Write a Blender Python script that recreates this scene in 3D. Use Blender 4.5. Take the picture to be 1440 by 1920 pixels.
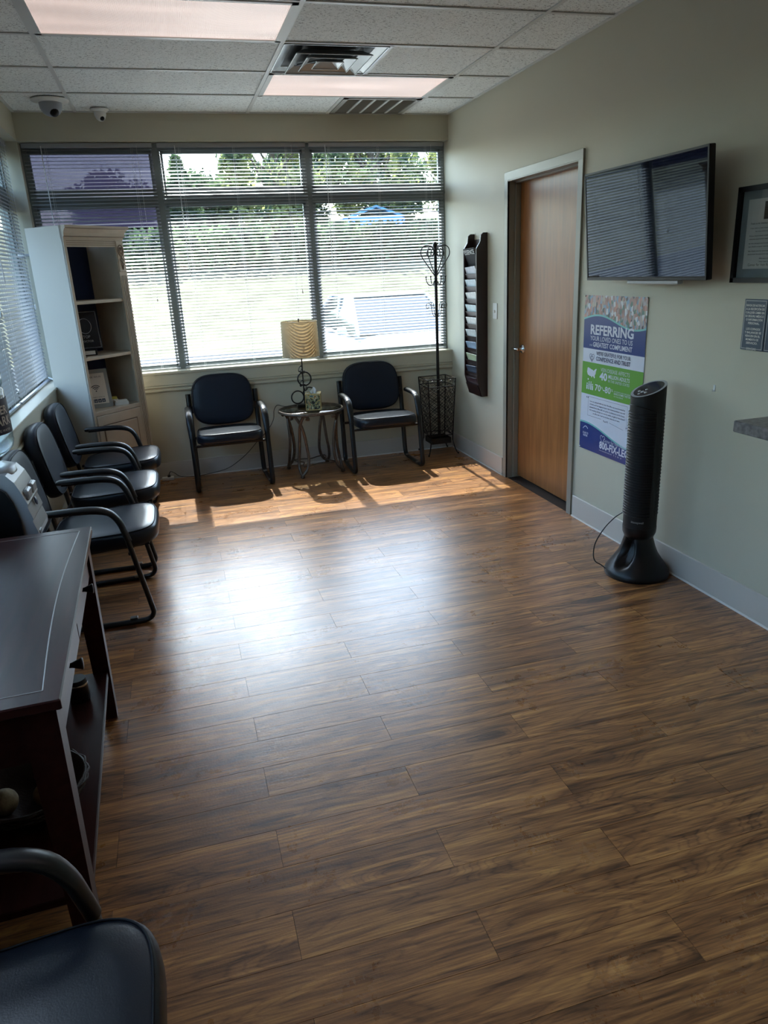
import bpy, math, random
from mathutils import Vector, Matrix
PI = math.pi
rnd = random.Random(7)
for o in list(bpy.data.objects):
    bpy.data.objects.remove(o)
scene = bpy.context.scene
C = scene.collection
R = math.radians

# ------------------------------------------------------------ camera
yaw, pitch, roll = 0.2644, -0.3233, -0.0486
fw = Vector((math.sin(yaw)*math.cos(pitch), math.cos(yaw)*math.cos(pitch), math.sin(pitch)))
rt = Vector((math.cos(yaw), -math.sin(yaw), 0)); up = rt.cross(fw)
R2 = rt*math.cos(roll)+up*math.sin(roll); U2 = -rt*math.sin(roll)+up*math.cos(roll)
cam_data = bpy.data.cameras.new('camera')
cam_data.sensor_fit = 'HORIZONTAL'; cam_data.sensor_width = 36.0
cam_data.lens = 36.0*1358.4/1440.0; cam_data.clip_start = 0.02; cam_data.clip_end = 500
cam = bpy.data.objects.new('camera', cam_data); C.objects.link(cam)
m = Matrix.Identity(4)
for i in range(3):
    m[i][0] = R2[i]; m[i][1] = U2[i]; m[i][2] = -fw[i]
m[0][3], m[1][3], m[2][3] = -2.3633, -6.1599, 1.587
cam.matrix_world = m
scene.camera = cam

# ------------------------------------------------------------ world, sun, exposure
SUN_EL = R(53.3)
world = bpy.data.worlds.new('World'); scene.world = world; world.use_nodes = True
wn = world.node_tree.nodes; wl = world.node_tree.links
bg = wn['Background']
sky = wn.new('ShaderNodeTexSky'); sky.sky_type = 'NISHITA'; sky.sun_disc = False
sky.sun_elevation = SUN_EL; sky.sun_rotation = 0.0
sky.air_density = 1.2; sky.dust_density = 2.0; sky.ozone_density = 2.0
wl.new(sky.outputs[0], bg.inputs[0]); bg.inputs[1].default_value = 0.5
sun_data = bpy.data.lights.new('sun', 'SUN'); sun_data.energy = 11.0; sun_data.angle = R(0.55)
sun_data.color = (1.0, 0.97, 0.94)
sun = bpy.data.objects.new('sun', sun_data); C.objects.link(sun)
sun.location = (0, 20, 25)
sd = Vector((0.0, -math.cos(SUN_EL), -math.sin(SUN_EL)))
sun.rotation_euler = sd.to_track_quat('-Z', 'Y').to_euler()
scene.view_settings.view_transform = 'Standard'
scene.view_settings.look = 'None'
scene.view_settings.gamma = 1.0
scene.view_settings.use_curve_mapping = False
scene.view_settings.exposure = 1.74

# ------------------------------------------------------------ helpers
def lin(c):
    def f(v):
        v /= 255.0
        return v/12.92 if v <= 0.04045 else ((v+0.055)/1.055)**2.4
    return tuple(f(v) for v in c)+(1.0,)

def mat(name, rgb, rough=0.5, metal=0.0, bump=0.0, bscale=200.0, var=0.0, vscale=4.0, spec=0.5, coat=0.0):
    mt = bpy.data.materials.new(name); mt.use_nodes = True
    n = mt.node_tree.nodes; l = mt.node_tree.links; p = n['Principled BSDF']
    col = lin(rgb)
    p.inputs['Base Color'].default_value = col
    p.inputs['Roughness'].default_value = rough
    p.inputs['Metallic'].default_value = metal
    p.inputs['Specular IOR Level'].default_value = spec
    if coat: p.inputs['Coat Weight'].default_value = coat
    tc = n.new('ShaderNodeTexCoord')
    if var:
        ns = n.new('ShaderNodeTexNoise'); ns.inputs['Scale'].default_value = vscale; ns.inputs['Detail'].default_value = 4
        l.new(tc.outputs['Object'], ns.inputs['Vector'])
        cr = n.new('ShaderNodeValToRGB')
        cr.color_ramp.elements[0].position = 0.3; cr.color_ramp.elements[1].position = 0.7
        cr.color_ramp.elements[0].color = tuple(max(0, v*(1-var)) for v in col[:3])+(1,)
        cr.color_ramp.elements[1].color = tuple(min(1, v*(1+var)) for v in col[:3])+(1,)
        l.new(ns.outputs[0], cr.inputs[0]); l.new(cr.outputs[0], p.inputs['Base Color'])
    if bump:
        nb = n.new('ShaderNodeTexNoise'); nb.inputs['Scale'].default_value = bscale; nb.inputs['Detail'].default_value = 3
        l.new(tc.outputs['Object'], nb.inputs['Vector'])
        b = n.new('ShaderNodeBump'); b.inputs['Strength'].default_value = bump; b.inputs['Distance'].default_value = 0.002
        l.new(nb.outputs[0], b.inputs['Height']); l.new(b.outputs[0], p.inputs['Normal'])
    return mt

class MB:
    def __init__(s): s.v = []; s.f = []; s.sm = []
    def add(s, vs, fs, smooth=False, M=None):
        o = len(s.v)
        s.v += [tuple(M @ Vector(p)) if M is not None else tuple(p) for p in vs]
        s.f += [tuple(i+o for i in f) for f in fs]; s.sm += [smooth]*len(fs)
        return s
    def box(s, x0, y0, z0, x1, y1, z1, M=None, b=0.0):
        if x0 > x1: x0, x1 = x1, x0
        if y0 > y1: y0, y1 = y1, y0
        if z0 > z1: z0, z1 = z1, z0
        if b <= 0:
            vs = [(x0,y0,z0),(x1,y0,z0),(x1,y1,z0),(x0,y1,z0),(x0,y0,z1),(x1,y0,z1),(x1,y1,z1),(x0,y1,z1)]
            return s.add(vs, [(3,2,1,0),(4,5,6,7),(0,1,5,4),(1,2,6,5),(2,3,7,6),(3,0,4,7)], False, M)
        b = min(b, (x1-x0)/2.01, (y1-y0)/2.01, (z1-z0)/2.01)
        vs = []
        for z, k in ((z0, b), (z0+b, 0), (z1-b, 0), (z1, b)):
            vs += [(x0+k+(b if not k else 0)*0, y0+k, z), (x1-k, y0+k, z), (x1-k, y1-k, z), (x0+k, y1-k, z)]
        # chamfer vertical edges too: use 8 point rings
        vs = []
        for z, k in ((z0, b), (z0+b, 0.0), (z1-b, 0.0), (z1, b)):
            a0, a1, c0, c1 = x0+k, x1-k, y0+k, y1-k; e = b*0.6
            vs += [(a0+e,c0,z),(a1-e,c0,z),(a1,c0+e,z),(a1,c1-e,z),(a1-e,c1,z),(a0+e,c1,z),(a0,c1-e,z),(a0,c0+e,z)]
        fs = [tuple(range(7,-1,-1)), tuple(range(24,32))]
        for r_ in range(3):
            for i in range(8):
                j = (i+1) % 8
                fs.append((r_*8+i, r_*8+j, r_*8+8+j, r_*8+8+i))
        return s.add(vs, fs, False, M)
    def prism(s, poly, axis, a, b, M=None, smooth=False):
        # poly in the two other axes (order x,y,z minus axis)
        n = len(poly); vs = []
        for t in (a, b):
            for p in poly:
                q = list(p); q.insert(axis, t); vs.append(tuple(q))
        fs = [tuple(range(n-1,-1,-1)), tuple(range(n, 2*n))]
        s.add(vs, fs, False, M)
        s.add(vs, [(i, (i+1) % n, n+(i+1) % n, n+i) for i in range(n)], smooth, M)
        return s
    def lathe(s, prof, seg=24, M=None, smooth=True, cap=True):
        vs = []; fs = []
        for r_, z in prof:
            for i in range(seg):
                a = 2*PI*i/seg; vs.append((r_*math.cos(a), r_*math.sin(a), z))
        for k in range(len(prof)-1):
            for i in range(seg):
                j = (i+1) % seg
                fs.append((k*seg+i, k*seg+j, (k+1)*seg+j, (k+1)*seg+i))
        s.add(vs, fs, smooth, M)
        if cap:
            if prof[0][0] > 1e-5: s.add(vs[:seg], [tuple(range(seg-1,-1,-1))], False, M)
            if prof[-1][0] > 1e-5: s.add(vs[-seg:], [tuple(range(seg))], False, M)
        return s
    def tube(s, path, rx, ry=None, side=None, n=8, closed=False, M=None, smooth=True):
        ry = ry if ry is not None else rx
        P = [Vector(p) for p in path]; N = len(P); vs = []
        prev = None
        for i in range(N):
            if closed: t = P[(i+1) % N]-P[(i-1) % N]
            else: t = P[min(i+1, N-1)]-P[max(i-1, 0)]
            t = t.normalized() if t.length > 1e-9 else Vector((0,0,1))
            if side is not None: a = Vector(side); a = (a-t*a.dot(t))
            else:
                a = prev if prev is not None else (Vector((0,0,1)) if abs(t.z) < 0.9 else Vector((1,0,0)))
                a = a-t*a.dot(t)
            if a.length < 1e-6: a = t.orthogonal()
            a.normalize(); b = t.cross(a); prev = a
            kx = rx[i] if isinstance(rx, (list, tuple)) else rx
            ky = ry[i] if isinstance(ry, (list, tuple)) else ry
            for j in range(n):
                w = 2*PI*j/n
                vs.append(P[i]+a*(kx*math.cos(w))+b*(ky*math.sin(w)))
        fs = []
        for i in range(N if closed else N-1):
            i2 = (i+1) % N
            for j in range(n):
                k = (j+1) % n
                fs.append((i*n+j, i*n+k, i2*n+k, i2*n+j))
        s.add(vs, fs, smooth, M)
        if not closed:
            s.add(vs[:n], [tuple(range(n-1,-1,-1))], False, M); s.add(vs[-n:], [tuple(range(n))], False, M)
        return s
    def ball(s, c, r_, seg=12, rings=8, sc=(1,1,1), M=None):
        prof = [(max(1e-4, r_*math.sin(PI*k/rings)), -r_*math.cos(PI*k/rings)) for k in range(rings+1)]
        T = Matrix.Translation(c) @ Matrix.Diagonal((sc[0], sc[1], sc[2], 1))
        return s.lathe(prof, seg, (M @ T) if M is not None else T, True, False)
    def build(s, name, material=None, parent=None, **kw):
        me = bpy.data.meshes.new(name); me.from_pydata(s.v, [], s.f); me.update()
        me.polygons.foreach_set('use_smooth', s.sm)
        if material: me.materials.append(material)
        return place(name, me, parent, **kw)

def place(name, me, parent=None, loc=None, rot=None):
    o = bpy.data.objects.new(name, me); C.objects.link(o)
    if parent is not None: o.parent = parent
    if loc is not None: o.location = loc
    if rot is not None: o.rotation_euler = rot
    return o
def tag(o, label=None, cat=None, group=None, kind=None):
    if label: o['label'] = label
    if cat: o['category'] = cat
    if group: o['group'] = group
    if kind: o['kind'] = kind
    return o
def thing(name, label, cat, loc=(0,0,0), rz=0.0, group=None):
    o = bpy.data.objects.new(name, None); C.objects.link(o); o.empty_display_size = 0.1
    o.location = loc; o.rotation_euler = (0, 0, rz)
    return tag(o, label, cat, group)
def struct(o, label=None):
    o['kind'] = 'structure'
    if label: o['label'] = label
    return o
def dup(root, loc, rz, label, group=None):
    r_ = root.copy(); C.objects.link(r_); r_.location = loc; r_.rotation_euler = (0, 0, rz); r_['label'] = label
    if group: r_['group'] = group
    for ch in list(root.children):
        c = ch.copy(); C.objects.link(c); c.parent = r_
        for g in ch.children:
            d = g.copy(); C.objects.link(d); d.parent = c
    return r_
def smooth_path(pts, k=4):
    P = [Vector(p) for p in pts]; out = []
    for i in range(len(P)-1):
        p0 = P[max(i-1, 0)]; p1 = P[i]; p2 = P[i+1]; p3 = P[min(i+2, len(P)-1)]
        for j in range(k):
            t = j/k
            out.append(0.5*((2*p1)+(p2-p0)*t+(2*p0-5*p1+4*p2-p3)*t*t+(3*p1-p0-3*p2+p3)*t**3))
    out.append(P[-1]); return out

_tc = {}
def glyphs(body, bold=0.0):
    key = (body, bold)
    if key in _tc: return _tc[key]
    cu = bpy.data.curves.new('txt', 'FONT'); cu.body = body; cu.size = 1.0; cu.offset = bold; cu.resolution_u = 2
    cu.fill_mode = 'FRONT'
    ob = bpy.data.objects.new('txt', cu)
    me = bpy.data.meshes.new_from_object(ob)
    vs = [tuple(v.co) for v in me.vertices]; fs = [tuple(p.vertices) for p in me.polygons]
    bpy.data.meshes.remove(me); bpy.data.objects.remove(ob); bpy.data.curves.remove(cu)
    _tc[key] = (vs, fs); return vs, fs
def lettering(mb, body, u, v, w, h, bold=0.0, fr=None, align='L', off=0.0):
    """put a line of text into mb: left/bottom u,v, width w and cap height h, mapped by fr(u,v,off)"""
    vs, fs = glyphs(body, bold)
    if not vs: return
    x0 = min(p[0] for p in vs); x1 = max(p[0] for p in vs)
    cap = 0.70
    sx = w/(x1-x0) if w else h/cap
    if align == 'C': u = u-(x1-x0)*sx/2
    mb.add([fr(u+(p[0]-x0)*sx, v+p[1]*h/cap, off) for p in vs], fs)
def frame_map(origin, ux, uy):
    O = Vector(origin); X = Vector(ux).normalized(); Y = Vector(uy).normalized(); N = X.cross(Y)
    return lambda u, v, d=0.0: tuple(O+X*u+Y*v+N*d)
def sheet(mb, poly, fr, d=0.0, t=None):
    n = len(poly)
    vs = [fr(p[0], p[1], d) for p in poly]
    if t is None: mb.add(vs, [tuple(range(n))])
    else:
        vs2 = [fr(p[0], p[1], d-t) for p in poly]
        mb.add(vs+vs2, [tuple(range(n)), tuple(range(2*n-1, n-1, -1))]+[(i, i+n, (i+1) % n+n, (i+1) % n) for i in range(n)])
    return mb

# ------------------------------------------------------------ materials
M_wall = mat('wall_paint', (192, 188, 168), 0.55, bump=0.25, bscale=260, var=0.03, vscale=1.2)
M_trim = mat('trim_paint', (193, 189, 170), 0.42, bump=0.05)
M_base = mat('baseboard_paint', (196, 190, 180), 0.4)
M_caulk = mat('white_caulk', (235, 232, 226), 0.35)
M_bar = mat('ceiling_grid_metal', (205, 208, 205), 0.4)
M_alu = mat('window_aluminium', (128, 134, 132), 0.45, 0.3)
M_slat = mat('blind_slat', (156, 160, 164), 0.32, spec=0.5)
M_cord = mat('blind_cord', (225, 225, 222), 0.7)
M_wand = mat('clear_wand', (220, 224, 226), 0.15)
M_vinyl = mat('navy_vinyl', (16, 25, 36), 0.32, bump=0.12, bscale=320, spec=0.45)
M_vinylb = mat('navy_vinyl_back', (24, 32, 46), 0.45, bump=0.12, bscale=320, spec=0.3)
M_piping = mat('dark_piping', (12, 15, 20), 0.6, spec=0.2)
M_tube = mat('black_steel', (18, 20, 23), 0.3, spec=0.5)
M_pad = mat('black_urethane', (20, 22, 24), 0.36, spec=0.55)
M_chrome = mat('chrome', (205, 205, 205), 0.2, 1.0)
M_bolt = mat('bolt_steel', (150, 150, 150), 0.3, 1.0)
M_black = mat('black_plastic', (11, 11, 13), 0.36, spec=0.4)
M_blackm = mat('black_matt', (10, 10, 11), 0.6)
M_iron = mat('black_iron', (22, 19, 18), 0.42, 0.3)
M_bronze = mat('brushed_bronze', (104, 94, 84), 0.36, 0.75, var=0.25, vscale=30)
M_silver = mat('silver_plastic', (168, 170, 172), 0.35, 0.25)
M_white = mat('white_plastic', (225, 224, 218), 0.4)
M_paper = mat('paper', (226, 224, 220), 0.6)
M_cream = mat('cream_wood', (186, 172, 152), 0.5, var=0.08, vscale=8)
M_creamside = mat('cream_laminate', (196, 190, 176), 0.5)
M_glaze = mat('glazed_groove', (112, 92, 76), 0.6)
M_navy = mat('navy_board', (24, 44, 84), 0.6)
M_frame = mat('door_frame_paint', (142, 139, 127), 0.35, 0.0)
M_grey = mat('grey_board', (148, 156, 160), 0.5)
M_purple = bpy.data.materials.new('purple_film'); M_purple.use_nodes = True
_n = M_purple.node_tree.nodes; _l = M_purple.node_tree.links; _n['Principled BSDF'].inputs['Base Color'].default_value = lin((62, 58, 80))
_t = _n.new('ShaderNodeBsdfTransparent'); _t.inputs[0].default_value = (0.86, 0.85, 0.97, 1)
_x = _n.new('ShaderNodeMixShader'); _x.inputs[0].default_value = 0.13
_u = _n.new('ShaderNodeBsdfTranslucent'); _u.inputs[0].default_value = lin((150, 140, 190)); _y = _n.new('ShaderNodeMixShader'); _y.inputs[0].default_value = 0.06
_l.new(_n['Principled BSDF'].outputs[0], _y.inputs[1]); _l.new(_u.outputs[0], _y.inputs[2])
_l.new(_y.outputs[0], _x.inputs[1]); _l.new(_t.outputs[0], _x.inputs[2]); _l.new(_x.outputs[0], _n['Material Output'].inputs[0])

def wood_mat(name, c0, c1, rough, sx=1.0, sy=14.0, sz=1.0, world=True, coat=0.0, spec=0.5):
    mt = bpy.data.materials.new(name); mt.use_nodes = True
    n = mt.node_tree.nodes; l = mt.node_tree.links; p = n['Principled BSDF']
    tc = n.new('ShaderNodeTexCoord'); mp = n.new('ShaderNodeMapping'); mp.inputs['Scale'].default_value = (sx, sy, sz)
    l.new(tc.outputs['Object'], mp.inputs[0])
    ns = n.new('ShaderNodeTexNoise'); ns.inputs['Scale'].default_value = 3; ns.inputs['Detail'].default_value = 6; ns.inputs['Distortion'].default_value = 0.6
    l.new(mp.outputs[0], ns.inputs['Vector'])
    cr = n.new('ShaderNodeValToRGB'); cr.color_ramp.elements[0].color = lin(c0); cr.color_ramp.elements[1].color = lin(c1)
    cr.color_ramp.elements[0].position = 0.3; cr.color_ramp.elements[1].position = 0.7
    l.new(ns.outputs[0], cr.inputs[0]); l.new(cr.outputs[0], p.inputs['Base Color'])
    p.inputs['Roughness'].default_value = rough; p.inputs['Specular IOR Level'].default_value = spec
    if coat: p.inputs['Coat Weight'].default_value = coat; p.inputs['Coat Roughness'].default_value = 0.2
    return mt
M_door = wood_mat('birch_veneer', (132, 84, 46), (162, 108, 62), 0.3, 9, 9, 0.8)
M_mahog = wood_mat('mahogany', (44, 20, 17), (60, 29, 23), 0.30, 12, 1.2, 12, spec=0.16)
M_rack = wood_mat('dark_mahogany', (34, 18, 17), (46, 25, 23), 0.35, 14, 14, 1.5)

def floor_material():
    mt = bpy.data.materials.new('vinyl_plank'); mt.use_nodes = True
    n = mt.node_tree.nodes; l = mt.node_tree.links; p = n['Principled BSDF']
    def N(t): return n.new(t)
    def math_(op, a, b=None, c=None):
        x = N('ShaderNodeMath'); x.operation = op
        for i, q in enumerate((a, b, c)):
            if q is None: continue
            if isinstance(q, (int, float)): x.inputs[i].default_value = q
            else: l.new(q, x.inputs[i])
        return x.outputs[0]
    geo = N('ShaderNodeNewGeometry'); oi = N('ShaderNodeObjectInfo')
    off = N('ShaderNodeVectorMath'); off.operation = 'SCALE'; off.inputs[0].default_value = (13.1, 7.7, 5.3)
    l.new(math_('MULTIPLY', oi.outputs['Random'], 9.0), off.inputs['Scale'])
    pos = N('ShaderNodeVectorMath'); pos.operation = 'ADD'
    l.new(geo.outputs['Position'], pos.inputs[0]); l.new(off.outputs[0], pos.inputs[1])
    def mapped(sx, sy):
        v = N('ShaderNodeVectorMath'); v.operation = 'MULTIPLY'; v.inputs[1].default_value = (sx, sy, 1)
        l.new(pos.outputs[0], v.inputs[0]); return v.outputs[0]
    def noise(vec, sc, det, dist=0.0, rough=0.5):
        x = N('ShaderNodeTexNoise'); x.inputs['Scale'].default_value = sc; x.inputs['Detail'].default_value = det
        x.inputs['Distortion'].default_value = dist; x.inputs['Roughness'].default_value = rough
        l.new(vec, x.inputs['Vector']); return x.outputs[0]
    # knots
    vo = N('ShaderNodeTexVoronoi'); vo.inputs['Scale'].default_value = 1.0
    l.new(mapped(1.9, 5.5), vo.inputs['Vector'])
    d = vo.outputs['Distance']
    knot = math_('POWER', 2.718, math_('MULTIPLY', math_('MULTIPLY', d, d), -14.0))
    sep = N('ShaderNodeSeparateXYZ'); l.new(pos.outputs[0], sep.inputs[0])
    big = noise(mapped(1.0, 5.0), 1.3, 2, 0.4)
    ph = math_('ADD', math_('MULTIPLY', sep.outputs[1], 26.0), math_('MULTIPLY', big, 17.0))
    ph = math_('ADD', ph, math_('MULTIPLY', knot, 4.5))
    ph = math_('ADD', ph, math_('MULTIPLY', noise(mapped(2.0, 40.0), 1.0, 3), 1.6))
    band = math_('MULTIPLY_ADD', math_('SINE', math_('MULTIPLY', ph, 2.4)), 0.5, 0.5)
    fine = noise(mapped(5.0, 120.0), 1.0, 5, 0.0, 0.68)
    line = math_('POWER', math_('MULTIPLY_ADD', math_('SINE', math_('MULTIPLY', ph, 8.0)), 0.5, 0.5), 5.0)
    streak = noise(mapped(0.8, 20.0), 1.0, 6, 0.7, 0.62)
    t = math_('ADD', math_('MULTIPLY', band, 0.13), math_('MULTIPLY', streak, 0.98))
    t = math_('ADD', t, math_('MULTIPLY', math_('SUBTRACT', fine, 0.5), 1.0))
    t = math_('SUBTRACT', t, math_('MULTIPLY', math_('POWER', knot, 6.0), 0.35))
    t = math_('SUBTRACT', t, math_('MULTIPLY', line, 0.10))
    cr = N('ShaderNodeValToRGB'); e = cr.color_ramp.elements
    e[0].position = 0.24; e[0].color = lin((78, 50, 30)); e[1].position = 0.85; e[1].color = lin((206, 150, 84))
    for q, c in ((0.40, (116, 76, 44)), (0.54, (148, 99, 57)), (0.67, (174, 121, 68))):
        x = e.new(q); x.color = lin(c)
    l.new(t, cr.inputs[0])
    hsv = N('ShaderNodeHueSaturation'); l.new(cr.outputs[0], hsv.inputs['Color'])
    l.new(math_('MULTIPLY_ADD', oi.outputs['Random'], 0.26, 0.97), hsv.inputs['Value']); hsv.inputs['Saturation'].default_value = 0.98
    l.new(hsv.outputs[0], p.inputs['Base Color'])
    # worn, smeared sheen
    sm = noise(geo.outputs['Position'], 3.0, 8, 0.3, 0.7)
    l.new(math_('MULTIPLY_ADD', sm, 0.16, 0.21), p.inputs['Roughness'])
    p.inputs['Specular IOR Level'].default_value = 0.85
    b = N('ShaderNodeBump'); b.inputs['Strength'].default_value = 0.35; b.inputs['Distance'].default_value = 0.0012
    l.new(math_('ADD', math_('MULTIPLY', fine, 1.0), math_('MULTIPLY', noise(geo.outputs['Position'], 140.0, 2), 0.7)), b.inputs['Height'])
    l.new(b.outputs[0], p.inputs['Normal'])
    return mt
M_floor = floor_material()
M_gap = mat('dark_joint', (40, 28, 20), 0.8)  # dark brown floor base, visible in the joints between planks

def tile_material():
    mt = bpy.data.materials.new('fissured_tile'); mt.use_nodes = True
    n = mt.node_tree.nodes; l = mt.node_tree.links; p = n['Principled BSDF']
    geo = n.new('ShaderNodeNewGeometry')
    def noise(sc, det, dist, mp=(1, 1, 1)):
        v = n.new('ShaderNodeVectorMath'); v.operation = 'MULTIPLY'; v.inputs[1].default_value = mp
        l.new(geo.outputs['Position'], v.inputs[0])
        x = n.new('ShaderNodeTexNoise'); x.inputs['Scale'].default_value = sc; x.inputs['Detail'].default_value = det
        x.inputs['Distortion'].default_value = dist; l.new(v.outputs[0], x.inputs['Vector']); return x.outputs[0]
    a = noise(75, 3, 1.2, (1, 1.7, 1))
    cr = n.new('ShaderNodeValToRGB'); e = cr.color_ramp.elements
    e[0].position = 0.34; e[0].color = lin((116, 120, 119)); e[1].position = 0.43; e[1].color = lin((236, 240, 238))
    l.new(a, cr.inputs[0]); l.new(cr.outputs[0], p.inputs['Base Color'])
    p.inputs['Roughness'].default_value = 0.85
    b = n.new('ShaderNodeBump'); b.inputs['Strength'].default_value = 0.5; b.inputs['Distance'].default_value = 0.003
    l.new(a, b.inputs['Height']); l.new(b.outputs[0], p.inputs['Normal'])
    return mt
M_tile = tile_material()

def emit_lens(name, rgb, strength):
    mt = bpy.data.materials.new(name); mt.use_nodes = True
    n = mt.node_tree.nodes; l = mt.node_tree.links; p = n['Principled BSDF']
    geo = n.new('ShaderNodeNewGeometry')
    v = n.new('ShaderNodeVectorMath'); v.operation = 'MULTIPLY'; v.inputs[1].default_value = (0.8, 6, 1)
    l.new(geo.outputs['Position'], v.inputs[0])
    x = n.new('ShaderNodeTexNoise'); x.inputs['Scale'].default_value = 1.2; x.inputs['Detail'].default_value = 2
    l.new(v.outputs[0], x.inputs['Vector'])
    mr = n.new('ShaderNodeMapRange'); mr.inputs[1].default_value = 0.3; mr.inputs[2].default_value = 0.7
    mr.inputs[3].default_value = strength*0.72; mr.inputs[4].default_value = strength*1.12
    l.new(x.outputs[0], mr.inputs[0])
    p.inputs['Base Color'].default_value = lin((200, 190, 186)); p.inputs['Roughness'].default_value = 0.35
    p.inputs['Emission Color'].default_value = lin(rgb); l.new(mr.outputs[0], p.inputs['Emission Strength'])
    w = n.new('ShaderNodeTexWave'); w.inputs['Scale'].default_value = 60; w.inputs['Distortion'].default_value = 0.5
    l.new(geo.outputs['Position'], w.inputs['Vector'])
    b = n.new('ShaderNodeBump'); b.inputs['Strength'].default_value = 0.4; b.inputs['Distance'].default_value = 0.002
    l.new(w.outputs[1], b.inputs['Height']); l.new(b.outputs[0], p.inputs['Normal'])
    return mt
M_lens = emit_lens('prismatic_lens', (255, 228, 218), 0.18)

def clear_mat(name, tint, gloss=0.08, rough=0.02):
    mt = bpy.data.materials.new(name); mt.use_nodes = True
    n = mt.node_tree.nodes; l = mt.node_tree.links; n.remove(n['Principled BSDF'])
    t = n.new('ShaderNodeBsdfTransparent'); t.inputs[0].default_value = tint
    g = n.new('ShaderNodeBsdfGlossy'); g.inputs['Roughness'].default_value = rough
    lw = n.new('ShaderNodeLayerWeight'); lw.inputs[0].default_value = 0.5
    pw_ = n.new('ShaderNodeMath'); pw_.operation = 'POWER'; pw_.inputs[1].default_value = 4.0; l.new(lw.outputs['Facing'], pw_.inputs[0])
    ad = n.new('ShaderNodeMath'); ad.operation = 'MULTIPLY_ADD'; ad.inputs[1].default_value = 0.7; ad.inputs[2].default_value = 0.03+gloss*0.2
    l.new(pw_.outputs[0], ad.inputs[0])
    mx = n.new('ShaderNodeMixShader'); l.new(ad.outputs[0], mx.inputs[0]); l.new(t.outputs[0], mx.inputs[1]); l.new(g.outputs[0], mx.inputs[2])
    l.new(mx.outputs[0], n['Material Output'].inputs[0])
    return mt
M_glass = clear_mat('window_glass', (0.90, 0.95, 0.95, 1))
M_bottle = clear_mat('clear_bottle', (0.80, 0.86, 0.88, 1), 0.3, 0.06)
M_tglass = clear_mat('table_glass', (0.68, 0.72, 0.70, 1), 0.25, 0.03)
M_fglass = clear_mat('frame_glass', (0.88, 0.9, 0.9, 1), 0.15, 0.02)

M_shade = bpy.data.materials.new('linen_shade'); M_shade.use_nodes = True
_n = M_shade.node_tree.nodes; _l = M_shade.node_tree.links; _n.remove(_n['Principled BSDF'])
_d = _n.new('ShaderNodeBsdfDiffuse'); _d.inputs[0].default_value = lin((186, 174, 148))
_t = _n.new('ShaderNodeBsdfTranslucent'); _t.inputs[0].default_value = lin((160, 132, 92))
_x = _n.new('ShaderNodeMixShader'); _x.inputs[0].default_value = 0.30
_l.new(_d.outputs[0], _x.inputs[1]); _l.new(_t.outputs[0], _x.inputs[2]); _l.new(_x.outputs[0], _n['Material Output'].inputs[0])

# ------------------------------------------------------------ room shell
XL, YF, H = -3.246, -7.4, 2.743
ZS, ZH = 0.885, 2.56          # sill and head of the windows
BW = 0.16                     # recess depth
fl = struct(MB().box(XL-0.15, YF-0.1, -0.12, 0.15, 0.15, -0.004).build('floor', M_gap))
PW, PL, G = 0.1524, 0.9144, 0.0006
full = None
row = 0
y1 = 0.0 + 0.0
k0 = -4.504 + 30*PW
rows = []
yy = k0
while yy > 0: yy -= PW
# rows cover [yt-PW, yt]
yt = yy + PW
idx0 = round((yt+4.504)/PW)
while yt > YF:
    idx = round((yt+4.504)/PW)
    xo = -1.803 if idx % 2 == 0 else -1.345
    x = xo - 4*PL
    while x < 0:
        a0, a1 = max(x, XL), min(x+PL, 0.0)
        b0, b1 = max(yt-PW, YF), min(yt, 0.0)
        if a1-a0 > 0.01 and b1-b0 > 0.01:
            whole = (a1-a0 > PL-1e-4) and (b1-b0 > PW-1e-4)
            cx, cy = (a0+a1)/2, (b0+b1)/2
            hx, hy = (a1-a0)/2-G, (b1-b0)/2-G
            if whole and full is not None:
                o = place('plank', full, fl, (cx, cy, 0))
            else:
                o = MB().box(-hx, -hy, -0.0038, hx, hy, 0.0).build('plank', M_floor, fl, loc=(cx, cy, 0))
                if whole: full = o.data
        x += PL
    yt -= PW

def wall_with_hole(mb, axis, face, depth, a0, a1, z0, z1, h0, h1, hz0, hz1):
    # wall slab normal to axis (0:x,1:y) between face and depth with rectangular hole
    def bx(p0, p1, q0, q1):
        if p1-p0 < 1e-4 or q1-q0 < 1e-4: return
        if axis == 1: mb.box(p0, face, q0, p1, depth, q1)
        else: mb.box(face, p0, q0, depth, p1, q1)
    bx(a0, h0, z0, z1); bx(h1, a1, z0, z1); bx(h0, h1, z0, hz0); bx(h0, h1, hz1, z1)
    return mb
# back wall (sill wall and header) : face y=0
struct(wall_with_hole(MB(), 1, 0.0, 0.2, XL-0.2, 0.2, -0.1, H+0.1, XL, 0.0, ZS-0.02, ZH).build('wall_back', M_wall))
# left wall : face x=XL, strip window
struct(wall_with_hole(MB(), 0, XL, XL-0.2, YF, 0.0, -0.1, H+0.1, -5.3, 0.0, ZS-0.02, ZH).build('wall_left', M_wall))
# right wall with door opening
DY0, DY1, DZ = -2.095, -1.158, 2.13
struct(wall_with_hole(MB(), 0, 0.0, 0.18, YF, 0.0, -0.1, H+0.1, DY0, DY1, -0.1, DZ).build('wall_right', M_wall))
struct(MB().box(XL-0.2, YF-0.15, -0.1, 0.2, YF, H+0.1).build('wall_front', M_wall))
# corner post between the two window runs

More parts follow.
